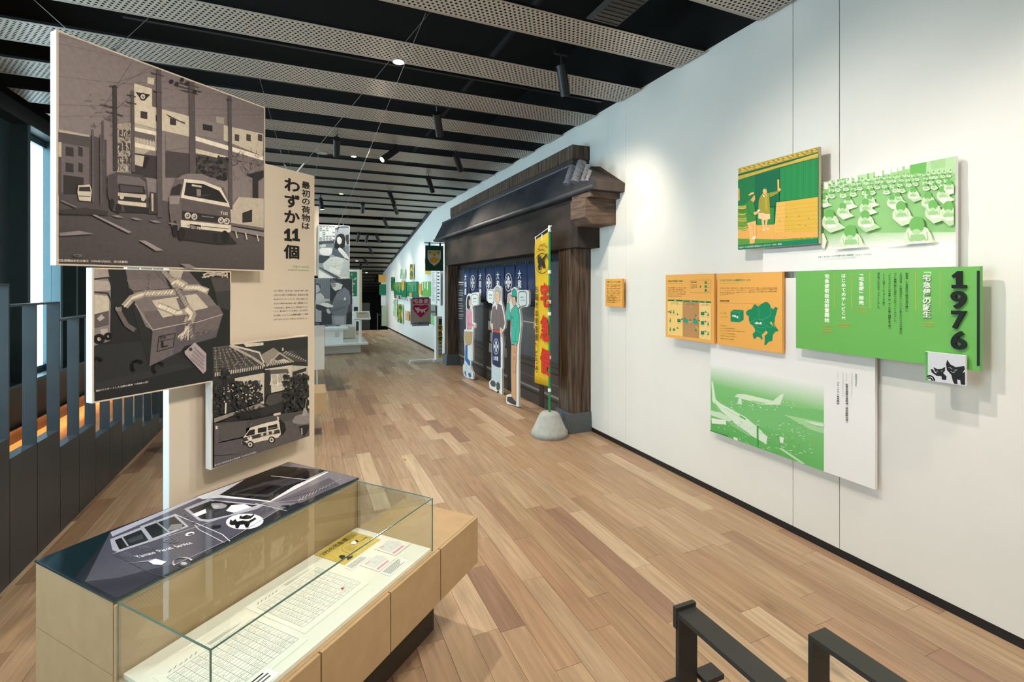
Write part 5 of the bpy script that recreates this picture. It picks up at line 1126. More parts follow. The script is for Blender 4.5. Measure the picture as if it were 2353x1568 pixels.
    for i in range(40):
        x, y = 100+r.random()*1000, 1190+r.random()*90; s.ell(x, y, 10, 5, r.choice(['#f0bd78', '#d8a850']), 7); s.k -= s.step*.75
    s.text('宅急便のサービス内容を説明する取次店主とセールスドライバー（1976年、静岡県）', 108, 1408, 665, 1362, 24, '#f2f2ea', .012)
wall_panel('photo_panel', 'yellow and green photograph of two people outside a tiled shop', 'photo panel', 2.90, 2.572, 1.975, 1.909, 2.502, mat('cream_core', '#d8d2b8', .6), delivery, (1680, 320, 5.6))
# ---- orange panels
def orange_small(s):
    w, h = s.w, s.h; s.textL('荷物1つでいつでも電話', w*.1, h*.86, w*.9, h*.05, '#2c7a3c', .02); r = random.Random(1)
    for i, t in enumerate(('関東一円の主婦の皆様', 'から一個の荷物でも気', '軽に出せる便利な配達', 'サービスとして始めて', '電話一本で家まで集荷', 'に行き、翌日には届け', 'る。全国どこへでも。', '料金は地帯別均一で、', '荷造りは簡単でよい。', '大和便の経験から生ま', 'れた新しい商品です。')): s.textL(t, w*.1, h*(.76-.062*i), w*(.9 if i < 10 else .7), h*.036, '#4a3a1c', .01, 0, 2)
wall_panel('text_panel', 'small orange text panel alone on the white wall by the gate', 'text panel', 2.95, 4.328, 4.030, 1.43, 1.72, M_or, orange_small)
G1 = '#0e8a5c'
def person_icon(s, x, y, k=1.0): s.ell(x, y-18*k, 7*k, 9*k, G1, 10); s.poly([(x-12*k, y+26*k), (x-7*k, y-6*k), (x+7*k, y-6*k), (x+12*k, y+26*k)], G1)
def truck_icon(s, x, y): s.poly([(x-12, y-12), (x, y-12), (x, y-4), (x+12, y+2), (x+12, y+12), (x-12, y+12)], '#157f50')
def orange_flow(s):
    s.text('宅急便が宅配便に仕組み', 358, 318, 583, 314, 28, '#1d7a3e', .02); s.text('Ta-Q-BIN transport system', 360, 348, 580, 344, 12, '#8a9a3a')
    for i, t in enumerate(('それまでの運送業のイメージは一変しました。各家', 'から集められた荷物は、取扱店や営業所を経てベース', 'に運ばれ、行き先別に仕分けられて、夜のうちに幹線', '輸送で目的地のベースへ。翌朝には各営業所に届き、', '家庭へ配達される仕組みができました。')): s.text(t, 358, 410+i*31, 628-(60 if i == 4 else 0), 412+i*31, 15, '#3a2f1a', .01, 2)
    s.line([(690, 290), (1005, 285), (1005, 482), (690, 478), (690, 290)], .0018, '#a8772c'); s.text('宅急便の種類', 705, 326, 790, 325, 15, '#3a2f1a', .02)
    for i in range(4): s.text('宅急便は全国の家庭へ', 705, 358+i*21, 805-(50 if i == 3 else 0), 358+i*21, 10, '#3a2f1a', .01, 2)
    for y in (325, 383, 441): s.rect(910, y-18, 945, y+18, G1); s.text('関東', 955, y+20, 982, y+20, 10, '#3f7a30')
    person_icon(s, 845, 382, .8); s.poly([(850, 375), (865, 385), (850, 395)], G1)
    s.poly([(358, 600), (578, 612), (582, 1130), (358, 1105)], '#f3cd7e'); s.poly([(585, 612), (822, 622), (822, 1160), (582, 1132)], '#bd8f5c'); s.poly([(832, 625), (1005, 632), (1005, 1190), (832, 1163)], '#f6d28a')
    for x0, x1, y, t in ((358, 578, 592, '集荷'), (588, 822, 604, '輸送'), (832, 1005, 614, '配達')):
        s.poly([(x0, y-14), (x1, y-8), (x1, y+18), (x0, y+10)], '#12805a'); m = (x0+x1)/2; s.text(t, m-12, y+8, m+12, y+9, 13, '#f4efd8', .02); s.text('お客さまの荷物を', m-52, y+42, m+52, y+44, 11, '#5a4526', .01); s.text('集荷してベースへ届けます', m-66, y+58, m+70, y+61, 11, '#5a4526', .01); s.ell(m, y+88, 6, 6, '#fbf0d0', 8)
    for x, y in ((405, 760), (448, 762), (395, 888), (395, 1022), (965, 800), (965, 940), (965, 1088)): person_icon(s, x, y); s.text('お客さま', x-14, y+48, x+14, y+49, 8, '#5a6a30')
    for x, y in ((508, 800), (508, 1005), (575, 872), (780, 820), (780, 1038), (930, 765), (930, 908), (930, 1055), (700, 885), (832, 895)): truck_icon(s, x, y)
    for x, y, w_ in ((528, 895, 24), (882, 790, 26), (882, 930, 26), (882, 1078, 26), (452, 1030, 16), (380, 762, 12)): s.rect(x-w_, y-w_, x+w_, y+w_, '#12805a'); s.line([(x-w_*.6, y-w_*.3), (x+w_*.6, y-w_*.3)], .0016, '#8fc9a8')
    for x in (630, 775): s.poly([(x-36, 872+(x-630)*.1), (x+36, 878+(x-630)*.1), (x+36, 930+(x-630)*.1), (x-36, 922+(x-630)*.1)], '#2fa285'); s.rect(x-28, 850+(x-630)*.1, x-2, 872+(x-630)*.1, G1)
    for p in ([(505, 830), (560, 880)], [(510, 960), (520, 930)], [(665, 912), (735, 915)], [(785, 865), (825, 815)], [(780, 970), (820, 1030)], [(810, 910), (850, 925)]): s.line(p, .0025, '#fbf0d0')
    for x, y in ((640, 945), (775, 955), (528, 930), (882, 830), (882, 970), (882, 1120)): s.text('営業所', x-20, y+8, x+22, y+9, 8, '#5a6a30')
wall_panel('text_panel', 'orange panel with a flow chart of small green figures', 'text panel', 2.92, 3.362, 2.816, 1.199, 1.743, M_or, orange_flow, (1480, 600, 6.533))
def orange_map(s):
    s.text('これまでになかった画期的なサービス', 1140, 310, 1598, 305, 34, '#1d8a4a', .02); s.text('Innovative services: Ta-Q-BIN is started', 1140, 345, 1440, 345, 12, '#7f9a3a')
    for i, t in enumerate(('不特定多数のお客さまの荷物１個でも、お電話１本でお宅までうかがい集荷。しかも翌日に配達する画期的', 'なサービスは、重さは10kgまで、荷造りは簡単でよいし、料金は均一で手軽だと好評でした。最初のころの', '取り扱いは１都６県でしたが、主婦の口コミによって需要を呼び、やがて家庭に根づき日本の生活に', 'なくてはならない存在となりました。')): s.text(t, 1140, 416+i*35, 2003-(650 if i == 3 else 0), 416+i*(26), 17, '#3a2f1a', .008, 2)
    s.text('発売当時の宅急便', 1140, 610, 1280, 612, 22, '#3a2f1a', .03); s.line([(1140, 628), (1750, 648)], .0016, '#a8772c')
    M = [(1530, 780), (1545, 745), (1580, 730), (1622, 715), (1635, 680), (1665, 645), (1690, 668), (1718, 680), (1760, 645), (1820, 615), (1862, 622), (1895, 660), (1905, 700), (1940, 725), (1968, 688), (2008, 705), (1990, 770), (1965, 860), (1960, 930), (1975, 980), (2022, 1048), (1970, 1065), (1935, 1110), (1925, 1200), (1870, 1215), (1832, 1262), (1805, 1262), (1812, 1200), (1812, 1120), (1845, 1098), (1858, 1070), (1828, 1045), (1795, 1080), (1765, 1110), (1780, 1165), (1768, 1190), (1740, 1150), (1700, 1135), (1665, 1172), (1642, 1160), (1630, 1095), (1668, 1060), (1665, 1020), (1630, 970), (1590, 940), (1575, 890), (1572, 830), (1535, 805)]
    s.poly(M, G1)
    for p in ([(1718, 680), (1712, 740), (1740, 765), (1718, 830), (1740, 865), (1780, 885)], [(1900, 690), (1900, 760), (1890, 830), (1830, 855), (1780, 885)], [(1590, 925), (1650, 900), (1660, 860), (1720, 880), (1780, 885), (1820, 970), (1880, 995), (1950, 985)], [(1630, 970), (1700, 985), (1720, 1005), (1820, 1000), (1830, 1045)], [(1668, 1040), (1720, 1055), (1740, 1080), (1765, 1060)]): s.line(p, .002, '#5fb58d')
    s.poly([(1885, 925), (1915, 910), (1925, 945), (1948, 980), (1920, 962)], '#f2bb60'); s.poly([(1945, 920), (1955, 930), (1975, 995), (1965, 990)], '#f2bb60')
    s.text('1都6県', 1665, 950, 1770, 955, 34, '#ffffff', .03)
    s.poly([(1300, 760), (1350, 730), (1495, 738), (1495, 885), (1435, 920), (1300, 908)], G1); s.line([(1302, 762), (1432, 768), (1432, 918)], .0022, '#5fb58d'); s.line([(1432, 768), (1494, 740)], .0022, '#5fb58d'); s.text('10kg', 1330, 850, 1415, 862, 42, '#ffffff', .03)
    s.text('1口1個', 1140, 800, 1235, 798, 30, '#a8a83a', -.005); s.text('1m以内', 1140, 850, 1248, 855, 32, '#a8a83a', -.005)
    for i, (t, x1) in enumerate((('・1個500円均一', 1250), ('・サービスは翌日配達が原則です', 1380), ('・サービスエリアは東京23区と都下、関東6県の市部です', 1522), ('・サービスエリアは随時拡大', 1368), ('・荷物は何でも10kgまで、宛名はひとつ', 1395), ('・電話1本でお宅まで集荷', 1350))): s.text(t, 1140, 980+i*38, x1, 980+i*41+6, 17, '#5f7a2c', .008)
wall_panel('text_panel', 'orange panel with a green map and a ten kilogram box', 'text panel', 2.92, 2.786, 2.238, 1.199, 1.742, M_or, orange_map, (1480, 600, 6.533))
# ---- big green panel
def green_year(s):
    for x, t, y0, y1, wd in ((420, '宅急便取扱店設置開始', 155, 740, 1.1), (620, 'はじめてのテレビCM', 150, 712, 1.05), (832, '「宅急便」発売', 130, 528, 1.15)): s.vtext(t, x, y0, y1, '#f7f9f2', .03, wd, 3)
    for x, y0, y1 in ((513, 152, 555), (717, 145, 560), (936, 142, 570), (1487, 130, 592), (1780, 122, 605)): s.line([(x, y0), (x, y1)], .0024, '#d6bf52')
    for x, t, y1 in ((1380, '創業者・小倉康臣から経営を受け継いだ', 615), (1308, '2代目社長・小倉昌男がチャレンジした新たなビジネスの創出は、', 905), (1240, 'ヤマト運輸の新たな成長につながっていくものでした。', 755), (1172, '「クロネコヤマトの宅急便」は、多くの苦難と困難を乗り越え、', 840), (1103, '1976（昭和51）年1月20日火曜日、', 555), (1040, '澄み渡った冬空の下、スタートしました。', 592)): s.vtext(t, x, 138, y1, '#1d2a18', .012, 1.35, 2)
    for t, x0, x1, y in (('TA-Q-BIN', 780, 888, 572), ('launched', 782, 885, 605), ('Ta-Q-BIN', 1575, 1705, 750), ('launched', 1588, 1692, 785), ('First television', 538, 700, 765), ('commercial', 556, 683, 797), ('Ta-Q-BIN', 372, 468, 788), ('agencies', 372, 465, 822), ('established', 360, 478, 852)): s.text(t, x0, y, x1, y+3, 17, '#e0a94e', .02)
    s.rect(2222, 117, 2257, 1262, '#1c2a2c')
gp = wall_panel('text_panel', 'large leaf green panel with raised black year numerals', 'text panel', 2.90, 2.125, 1.206, 1.25, 1.74, M_gr, green_year, (1820, 600, 5.2267))
def raised(txt, par, x, view, pos, color, bold, depth, wide=1.0, fillk=.92, box_=None):
    s = Sheet((x, 0, 0), (0, -1, 0)); s.view = view
    for ch, (x0, y0, x1, y1) in zip(txt, pos):
        A = s.P(x0, y1); Bq = s.P(x1, y0)
        _fc.body = ch; _fc.offset = bold; _fc.extrude = .5; _fc.resolution_u = 5; bpy.context.view_layer.update()
        me = bpy.data.meshes.new_from_object(_fo); _fc.extrude = 0
        xs = [v.co.x for v in me.vertices]; ys = [v.co.y for v in me.vertices]
        kx, ky = (Bq[0]-A[0])/(max(xs)-min(xs)), (Bq[1]-A[1])/(max(ys)-min(ys)); inv = par.matrix_basis.inverted()
        for v in me.vertices:
            a = A[0]+(v.co.x-min(xs))*kx; z = A[1]+(v.co.y-min(ys))*ky; v.co = inv @ Vector((x-.001-depth*(v.co.z+.5), -a, z))
        me.materials.clear(); link('raised_letter', me, par, color)
M_blk = mat('black_acrylic', '#0b0b0c', .25); M_wl = mat('white_acrylic', '#f4f6f2', .4)
one = Sheet((2.90, 0, 0), (0, -1, 0)); one.view = (1820, 600, 5.2267); iv = gp.matrix_basis.inverted()
extrude_poly('raised_letter', [iv @ Vector((2.90-.013, -a, z)) for a, z in [one.P(*p) for p in ((1932, 178), (2000, 122), (2052, 120), (2052, 288), (2105, 290), (2105, 330), (1932, 326), (1932, 288), (1985, 288), (1985, 190), (1950, 205))]], (-1, 0, 0), .012, M_blk, gp)
raised('976', gp, 2.90, (1820, 600, 5.2267), [(1918, 360, 2105, 572), (1925, 602, 2105, 812), (1920, 845, 2107, 1055)], M_blk, .03, .012)
raised('宅急便', gp, 2.90, (1820, 600, 5.2267), [(1580, 162, 1672, 238), (1580, 250, 1672, 322), (1580, 332, 1672, 405)], M_wl, .014, .006)
raised('の誕生', gp, 2.90, (1820, 600, 5.2267), [(1580, 448, 1672, 510), (1580, 520, 1672, 598), (1580, 605, 1672, 675)], M_wl, .014, .006)
s_ = Sheet((2.90, 0, 0), (0, -1, 0)); s_.view = (1820, 600, 5.2267)
s_.line([(1585, 135), (1668, 135), (1668, 160)], .0028, '#f7f9f2'); s_.line([(1582, 415), (1582, 440), (1668, 440)], .0028, '#f7f9f2'); s_.build('bracket_mark', gp, print_mat('matt_print'))
# ---- small picture of two black cats
def cats(s):
    s.clip = (.001, .001, s.w-.001, s.h-.001); s.rectL(.001, .001, s.w-.001, s.h-.001, '#d3d6e2'); s.poly([(1585, 1085), (1632, 1090), (1632, 1450), (1585, 1435)], '#5cb052'); s.vtext('初のテレビCM 12・13', 1606, 1095, 1360, '#1f6a3a', .02, 1.1)
    K = '#1e1f24'; B = s.poly
    B([(1865, 1185), (1900, 1240), (1965, 1275), (2070, 1262), (2078, 1300), (2050, 1345), (2078, 1330), (2080, 1490), (2030, 1485), (2020, 1430), (1985, 1425), (1990, 1480), (1950, 1475), (1930, 1440), (1915, 1370), (1860, 1310), (1850, 1240)], K)
    B([(1700, 1275), (1750, 1300), (1800, 1295), (1840, 1272), (1838, 1320), (1815, 1345), (1858, 1390), (1850, 1430), (1800, 1425), (1795, 1385), (1735, 1380), (1680, 1340), (1665, 1300), (1690, 1300), (1720, 1345), (1745, 1350), (1715, 1320)], K)
    for p in ([(1880, 1280), (1905, 1285), (1925, 1300)], [(1950, 1312), (1985, 1310)], [(1735, 1320), (1755, 1330)], [(1790, 1325), (1808, 1318)], [(1905, 1325), (1935, 1340), (1960, 1330)]): s.line(p, .0016, '#e8e9ee')
    s.ring(1655, 1440, 55, 60, .006, K, a0=240, a1=360); s.ring(1655, 1440, 30, 34, .006, K, a0=240, a1=360)
wall_panel('picture_panel', 'small square picture of two black cats overlapping the green panel', 'picture panel', 2.872, 1.409, 1.248, 1.175, 1.319, M_pw, cats, (1820, 600, 5.2267), th=.014)
# ---- panels on the wall beyond the gate
FV = (880, 580, 7.84)
def far_panel(label, x0, y0, x1, y1, core, draw=None, x=2.955, name='exhibit_poster', cat='poster', th=.02):
    ox, oy, k = FV; A = atx(ox+x0/k, oy+y0/k, x); C = atx(ox+x1/k, oy+y1/k, x)
    zt = atx(ox+x1/k, oy+y0/k, x).z
    return wall_panel(name, label, cat, x, A.y, C.y, C.z, (A.z+zt)/2, core, draw, group='panels on the wall beyond the gate', th=th)
def lines(n, c, vert=True, bgc=None):
    def d(s):
        r = random.Random(n)
        if bgc: s.rectL(.001, .001, s.w-.001, s.h-.001, bgc)
        for i in range(n):
            if vert: a = s.w*(.12+.8*i/n); s.lineL([(a, s.h*.94), (a, s.h*(.3+.5*r.random()))], s.w*.25/n, c)
            else: z = s.h*(.92-.86*i/n); s.lineL([(s.w*.12, z), (s.w*(.6+.3*r.random()), z)], s.h*.3/n, c)
    return d
def blotch(cols, n=40, seed=1):
    def d(s):
        r = random.Random(seed); s.rectL(.001, .001, s.w-.001, s.h-.001, cols[0])
        for i in range(n):
            a, z, k = r.random()*s.w, r.random()*s.h, (.05+.1*r.random())*max(s.w, s.h)
            pts = [(min(s.w-.001, max(.001, a+k*math.cos(t)*r.uniform(.6, 1))), min(s.h-.001, max(.001, z+k*math.sin(t)*r.uniform(.6, 1)))) for t in [q*math.pi/4 for q in range(8)]]
            s.polyL(pts, cols[1+i % (len(cols)-1)]); s.k -= s.step*.7
    return d
far_panel('deep green panel with yellow columns of text at the wall end', 195, 540, 415, 815, M_dg, lines(9, '#c9c24a'))
far_panel('deep green panel with pale columns of text beside the wall light', 432, 532, 622, 812, M_dg, lines(8, '#a8c9a0'))
far_panel('leaf green panel with white columns of text behind the pink sign', 695, 530, 862, 800, M_gr, lines(3, '#f4f6ee'))
far_panel('dark green photograph at the far end of the row', 146, 445, 190, 695, M_dg, blotch(['#14603f', '#8aa03a', '#0c4a30'], 20, 2), 2.94)
far_panel('pale green photograph high on the far wall', 308, 300, 392, 470, M_pw, blotch(['#a9cfa8', '#7fb27f', '#d3e6cf'], 22, 3), 2.94)
far_panel('narrow olive photograph high on the far wall', 484, 215, 542, 490, M_pw, blotch(['#6f7a2a', '#c9b54a', '#2f6a2f', '#e6d98a'], 30, 4), 2.94)
far_panel('yellow photograph behind the crest banner', 756, 60, 850, 388, M_pw, blotch(['#d8c53a', '#2f7a2f', '#e8d97a'], 24, 5), 2.94)
far_panel('orange slip panel over the deep green panel', 335, 512, 372, 685, M_or, lines(3, '#b8772c'), 2.93)
far_panel('orange slip panel beside the leaf green panel', 640, 565, 690, 770, M_or, lines(3, '#8a6a2c'), 2.93)
far_panel('small orange tab panel below the deep green text', 476, 730, 512, 795, M_or, lines(2, '#b8772c'), 2.93)
far_panel('pale green tall photograph low on the far wall', 186, 850, 240, 1162, M_pw, blotch(['#a9d1ae', '#cfe4d0', '#7fb58a'], 24, 6), 2.95)
far_panel('green and yellow tall photograph low on the far wall', 262, 935, 352, 1290, M_pw, blotch(['#5f8a35', '#1f6a38', '#d8c07a', '#c9a53a'], 34, 7), 2.94)
far_panel('narrow photograph with a tan edge below the deep green panel', 402, 1060, 462, 1240, mat('tan_board', '#d9a878', .6), blotch(['#d9a878', '#5f7a35', '#e8c9a0'], 16, 8), 2.94)
far_panel('white text board with fine grey print beside the gate', 868, 312, 960, 940, M_pw, lines(30, '#8a8d92', False), 2.945)
far_panel('white scale board with black tick marks beside the gate', 975, 320, 1030, 960, M_pw, lines(9, '#26282a', False), 2.935)
far_panel('grey board below the white text board', 862, 950, 940, 1145, mat('mid_grey_board', '#8b8c86', .6), None, 2.95)
far_panel('light green card low beside the sign stand', 860, 1145, 925, 1320, M_gr, blotch(['#8fce92', '#a9dba8', '#7cc07f'], 12, 9), 2.95)
far_panel('row of small photographs under the deep green panel', 200, 772, 330, 845, M_pw, blotch(['#57524c', '#d8d2c8', '#8b7f70', '#2c2a28'], 40, 10), 2.945)
far_panel('strip of small photographs beside the pink sign', 345, 815, 470, 880, M_pw, blotch(['#6b665e', '#d8d2c8', '#3a3733', '#a89c88'], 36, 11), 2.945)
# stack of panels at the corner where the wall ends, standing off the wall
def corner(label, y, z0, z1, xl, xr, core):
    t = thing('exhibit_poster', label, 'poster', (xl, y, z0), 0, 'panels at the far wall corner'); box('board', (0, 0, 0), (xr-xl, .03, z1-z0), core, t)
corner('orange tab panel standing at the far wall corner', 19.55, 1.78, 2.08, 2.72, RX, M_or)
corner('white time line board standing at the far wall corner', 19.60, .85, 2.0, 2.82, RX, M_pw)
corner('deep green slip panel at the far wall corner', 19.50, 1.28, 1.70, 2.74, RX, M_dg)
corner('pale green board low at the far wall corner', 19.45, .06, .84, 2.82, RX, mat('pale_green_board', '#b9dcc4', .6))
# ================================================================== exhibits farther along the hall
# second case: only its wooden end shows beside the text board
c2 = thing('display_case', 'pale board bench case with drawers standing behind the cream text board', 'display case', (-1.15, 5.62, 0))
box('bench_box', (0, .013, .26), (1.38, .5, .488), M_mdf, c2)
for i in range(4): box('drawer', (i*.345+.0015, 0, .262), (i*.345+.3435, .0125, .486), M_mdf, c2)
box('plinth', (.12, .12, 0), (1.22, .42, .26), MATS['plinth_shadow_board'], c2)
# second group of hanging photographs
GY = 7.9
nb = thing('exhibit_board', 'narrow cream board beside the hanging black and white photographs', 'display board', (-.30, GY+.03, 1.80))
box('panel', (0, 0, .0), (.518, .04, 1.06), M_cream, nb); wires(nb, [wire_to((-.1, GY+.05, 2.86), 660, 330), wire_to((.1, GY+.05, 2.86), 735, 330)])
def hang(label, x0, x1, z0, z1, y, draw, view):
    t = thing('photo_panel', label, 'photo panel', (x0, y, z0), 0, 'hanging photographs farther along the hall')
    box('board', (0, 0, 0), (x1-x0, .025, z1-z0), M_whiteedge, t)
    s = Sheet((x0, y, z0), (1, 0, 0)); s.w, s.h = x1-x0, z1-z0; s.view = view; draw(s); s.build('photo_print', t, print_mat('photo_print')); return t
def counter_girl(s):
    B = s.poly; r = random.Random(14)
    s.rectL(.004, .004, s.w-.006, s.h-.006, '#8fa0ad')
    B([(100, 150), (640, 160), (640, 500), (100, 430)], '#b9c6cd'); B([(390, 220), (640, 165), (640, 420), (380, 430)], '#8d9ba8')
    for i in range(8):
        for j in range(5): s.line([(115+j*58, 165+i*34), (150+j*58, 172+i*34)], .012, r.choice(['#3d4954', '#dbe4e6', '#5d6b78'])); s.k -= s.step*.75
    B([(100, 430), (380, 415), (380, 470), (100, 490)], '#3c4853'); B([(390, 190), (520, 155), (640, 160), (640, 185), (480, 190), (400, 230)], '#4d5965')
    B([(360, 540), (410, 470), (560, 500), (640, 640), (640, 770), (540, 760), (430, 720), (330, 660)], '#4f5c6b'); B([(560, 520), (640, 500), (640, 700), (580, 640)], '#6b7887')
    B([(400, 400), (425, 320), (490, 288), (550, 305), (580, 380), (570, 520), (530, 560), (440, 580), (365, 540)], '#20262c'); B([(422, 400), (440, 350), (480, 350), (515, 400), (505, 460), (470, 488), (435, 460)], '#c3ccd2'); s.line([(432, 405), (450, 403)], .007, '#39434c'); s.line([(475, 405), (495, 410)], .007, '#39434c'); s.line([(455, 460), (478, 462)], .006, '#6f7b85')
    B([(580, 320), (640, 305), (640, 480), (600, 500)], '#2b333b')
    B([(440, 570), (470, 540), (510, 560), (600, 660), (640, 720), (640, 760), (560, 720), (470, 620)], '#c9d2d6'); B([(110, 510), (200, 470), (370, 470), (380, 540), (230, 540), (120, 540)], '#6f7d89'); B([(115, 500), (180, 480), (230, 490), (220, 530), (130, 535)], '#b9c6cd')
    B([(110, 580), (150, 545), (300, 550), (340, 565), (335, 640), (280, 690), (180, 690), (115, 640)], '#d3dde0'); B([(100, 680), (290, 690), (310, 780), (200, 830), (95, 820)], '#3c4853')
    B([(300, 720), (420, 705), (540, 740), (640, 780), (640, 1095), (480, 1090), (200, 960), (170, 830)], '#c3d0d4'); B([(540, 780), (640, 775), (640, 1080), (470, 1060)], '#aebdc3')
    for i in range(40):
        x, y = 300+r.random()*330, 730+r.random()*310; s.line([(x, y), (x+22, y+8)], .006, r.choice(['#8fa0a8', '#e6eef0', '#6f7f88'])); s.k -= s.step*.75
    B([(95, 900), (130, 900), (500, 1090), (400, 1092)], '#4d5862'); B([(95, 940), (360, 1090), (95, 1090)], '#dfe7e9')
    B([(300, 890), (500, 960), (460, 1040), (280, 960)], '#d9e3e6')
hp1 = hang('hanging black and white photograph of a woman at a shop counter', .205, .660, 1.765, 2.578, GY, counter_girl, (720, 500, 7.843))
wires(hp1, [wire_to((.50, GY+.01, 2.578), 978, 30, 3.6), wire_to((.56, GY+.01, 2.578), 843, 420, 3.6)])
def two_men(s):
    B = s.poly; v0 = s.view
    s.rectL(.004, .004, s.w-.006, s.h-.006, '#46525e')
    s.view = (720, 500, 7.843)
    B([(45, 1105), (300, 1105), (300, 1568), (45, 1568)], '#6f7c88'); B([(300, 1105), (700, 1105), (700, 1568), (300, 1500)], '#2c3640')
    for i in range(5): s.line([(130+i*36, 1110), (130+i*36, 1500)], .004, '#5c6873')
    B([(45, 1200), (95, 1195), (125, 1250), (115, 1320), (60, 1365), (45, 1360)], '#b5c0c8'); B([(45, 1195), (95, 1185), (130, 1240), (120, 1290), (95, 1220), (45, 1215)], '#39434d')
    B([(45, 1380), (130, 1360), (190, 1420), (210, 1568), (45, 1568)], '#c3ccd3'); B([(180, 1460), (290, 1470), (300, 1500), (200, 1520)], '#b5c0c8')
    B([(300, 1170), (330, 1110), (440, 1105), (500, 1150), (500, 1180), (430, 1180), (400, 1200), (310, 1190)], '#5d6974'); B([(310, 1195), (430, 1175), (530, 1210), (500, 1290), (430, 1310), (400, 1330), (350, 1280)], '#c9d2d7'); B([(320, 1180), (410, 1195), (400, 1250), (330, 1270)], '#8794a0'); B([(340, 1100), (430, 1090), (490, 1140), (500, 1170), (430, 1175)], '#333d46')
    B([(430, 1350), (550, 1255), (640, 1320), (670, 1420), (665, 1568), (360, 1568), (370, 1470)], '#75828f'); s.line([(545, 1260), (500, 1330), (430, 1380)], .008, '#4d5964'); B([(560, 1440), (590, 1450), (560, 1530), (540, 1560), (530, 1540)], '#dfe6e9')
    s.view = (715, 690, 8.253)
    B([(420, 0), (720, 0), (690, 200), (670, 290), (420, 285), (370, 200)], '#6b7884'); B([(380, 180), (560, 120), (640, 110), (640, 150), (500, 200), (400, 220)], '#5d6975'); B([(80, 0), (240, 0), (260, 60), (180, 200), (80, 220)], '#b9c3cb'); B([(90, 80), (200, 90), (300, 140), (290, 190), (150, 200), (85, 160)], '#333d46')
    B([(170, 90), (220, 50), (300, 50), (425, 105), (400, 135), (310, 140)], '#e3eaec'); B([(285, 170), (330, 160), (370, 230), (340, 275), (310, 250)], '#c3ccd2'); B([(80, 190), (195, 200), (195, 415), (80, 415)], '#a5b1bb')
    B([(390, 290), (670, 290), (660, 460), (400, 460)], '#8794a2'); B([(440, 320), (630, 315), (620, 460), (450, 460)], '#9aa7b5'); B([(670, 260), (770, 200), (770, 460), (660, 460)], '#28323b'); B([(200, 200), (390, 280), (390, 460), (200, 460)], '#323c46'); B([(80, 415), (200, 415), (200, 460), (80, 460)], '#1b2329')
    s.text('受付', 85, 455, 155, 452, 12, '#e8eef0', .02)
hang('hanging black and white photograph of two men with papers', .140, .700, 1.045, 1.757, GY-.035, two_men, (720, 500, 7.843))
wp = thing('post_panel', 'narrow blank white panel on a thin white floor post', 'panel', (.20, GY, 0))
box('panel', (-.05, 0, .372), (.095, .03, 1.035), M_white, wp); box('side_edge', (.095, 0, .372), (.1, .03, 1.035), mat('grey_edge', '#8d9598', .6), wp); tube('post', (-.008, .02, 0), (-.008, .02, .372), .011, M_white, wp, n=10); box('post_foot', (-.06, -.02, 0), (.05, .06, .006), M_white, wp)
# ---- white stepped counter with its exhibits
CY = 12.45
ct = thing('exhibit_counter', 'white stepped exhibit counter standing on a low plinth', 'counter', (-.6, CY, 0))
box('plinth', (0, 0, 0), (1.90, 1.6, .215), M_white, ct); box('ledge', (-.05, -.28, .217), (2.05, 1.7, .258), M_white, ct)
box('cabinet', (0, -.05, .26), (1.49, .8, .58), M_white, ct); box('cabinet_top', (-.03, -.1, .582), (1.60, .9, .63), M_white, ct)
box('emblem_plate', (1.30, -.053, .40), (1.40, -.051, .52), mat('pale_grey_plate', '#cdd3d4', .6), ct)
box('back_counter', (.1, .92, .26), (1.88, 1.55, .70), M_white, ct); box('back_counter_top', (.05, .905, .702), (1.95, 1.6, .745), M_white, ct)
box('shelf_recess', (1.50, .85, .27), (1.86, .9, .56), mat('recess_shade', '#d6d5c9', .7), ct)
tk = thing('toy_truck', 'small turquoise model delivery truck on the white counter', 'model truck', (.46, 12.9, .632))
M_tq = mat('turquoise_enamel', '#27a9d8', .35); box('cargo_box', (0, 0, .03), (.26, .16, .2), M_tq, tk, .01); box('cab', (.27, .01, .03), (.4, .15, .15), M_tq, tk, .015); box('windscreen', (.402, .03, .09), (.405, .13, .14), mat('toy_glass', '#20343c', .2), tk); box('chassis', (.0, .02, .012), (.4, .14, .028), M_blackmetal, tk)
for x in (.07, .33):
    for y in (.005, .155): tube('wheel', (x, y-.012, .028), (x, y+.012, .028), .028, M_blackmetal, tk, n=14)
bk = thing('model_parcel', 'small brown model parcel beside the turquoise truck', 'model parcel', (.38, 12.86, .632)); box('carton', (0, 0, 0), (.06, .08, .07), mat('kraft_card', '#b98552', .7), bk); box('tape', (.025, -.001, 0), (.035, .081, .071), mat('parcel_tape', '#d8b988', .5), bk)
pb = thing('poster_board', 'white framed poster board with a green picture on the white counter', 'poster board', (.90, 13.42, .746))
box('frame', (0, 0, 0), (.47, .03, 1.33), M_white, pb); box('side_board', (.47, 0, -.0), (.535, .035, 1.33), mat('pale_wood_edge', '#cfc29c', .6), pb)
S = Sheet((.90, 13.42, .746), (1, 0, 0)); S.rectL(.02, .60, .43, 1.29, '#e8ebe6'); S.rectL(.05, .62, .41, 1.27, '#2c7a5c')
r = random.Random(21)
for i in range(30):
    a, z = .05+r.random()*.3, .64+r.random()*.58; S.polyL([(a, z), (a+.05, z+.01), (a+.04, z+.05), (a-.0, z+.04)], r.choice(['#5f8a5c', '#a89a6c', '#3f6a6a', '#c9c0a0']))
S.rectL(.02, .1, .3, .56, '#26333c'); S.rectL(.33, .14, .43, .34, '#22303a'); S.rectL(.345, .2, .415, .23, '#dfe6ea'); S.build('poster_print', pb, print_mat('matt_print'))
ls = thing('lectern_sign', 'small slanted caption lectern on a white post', 'lectern', (1.28, 12.32, .2595))
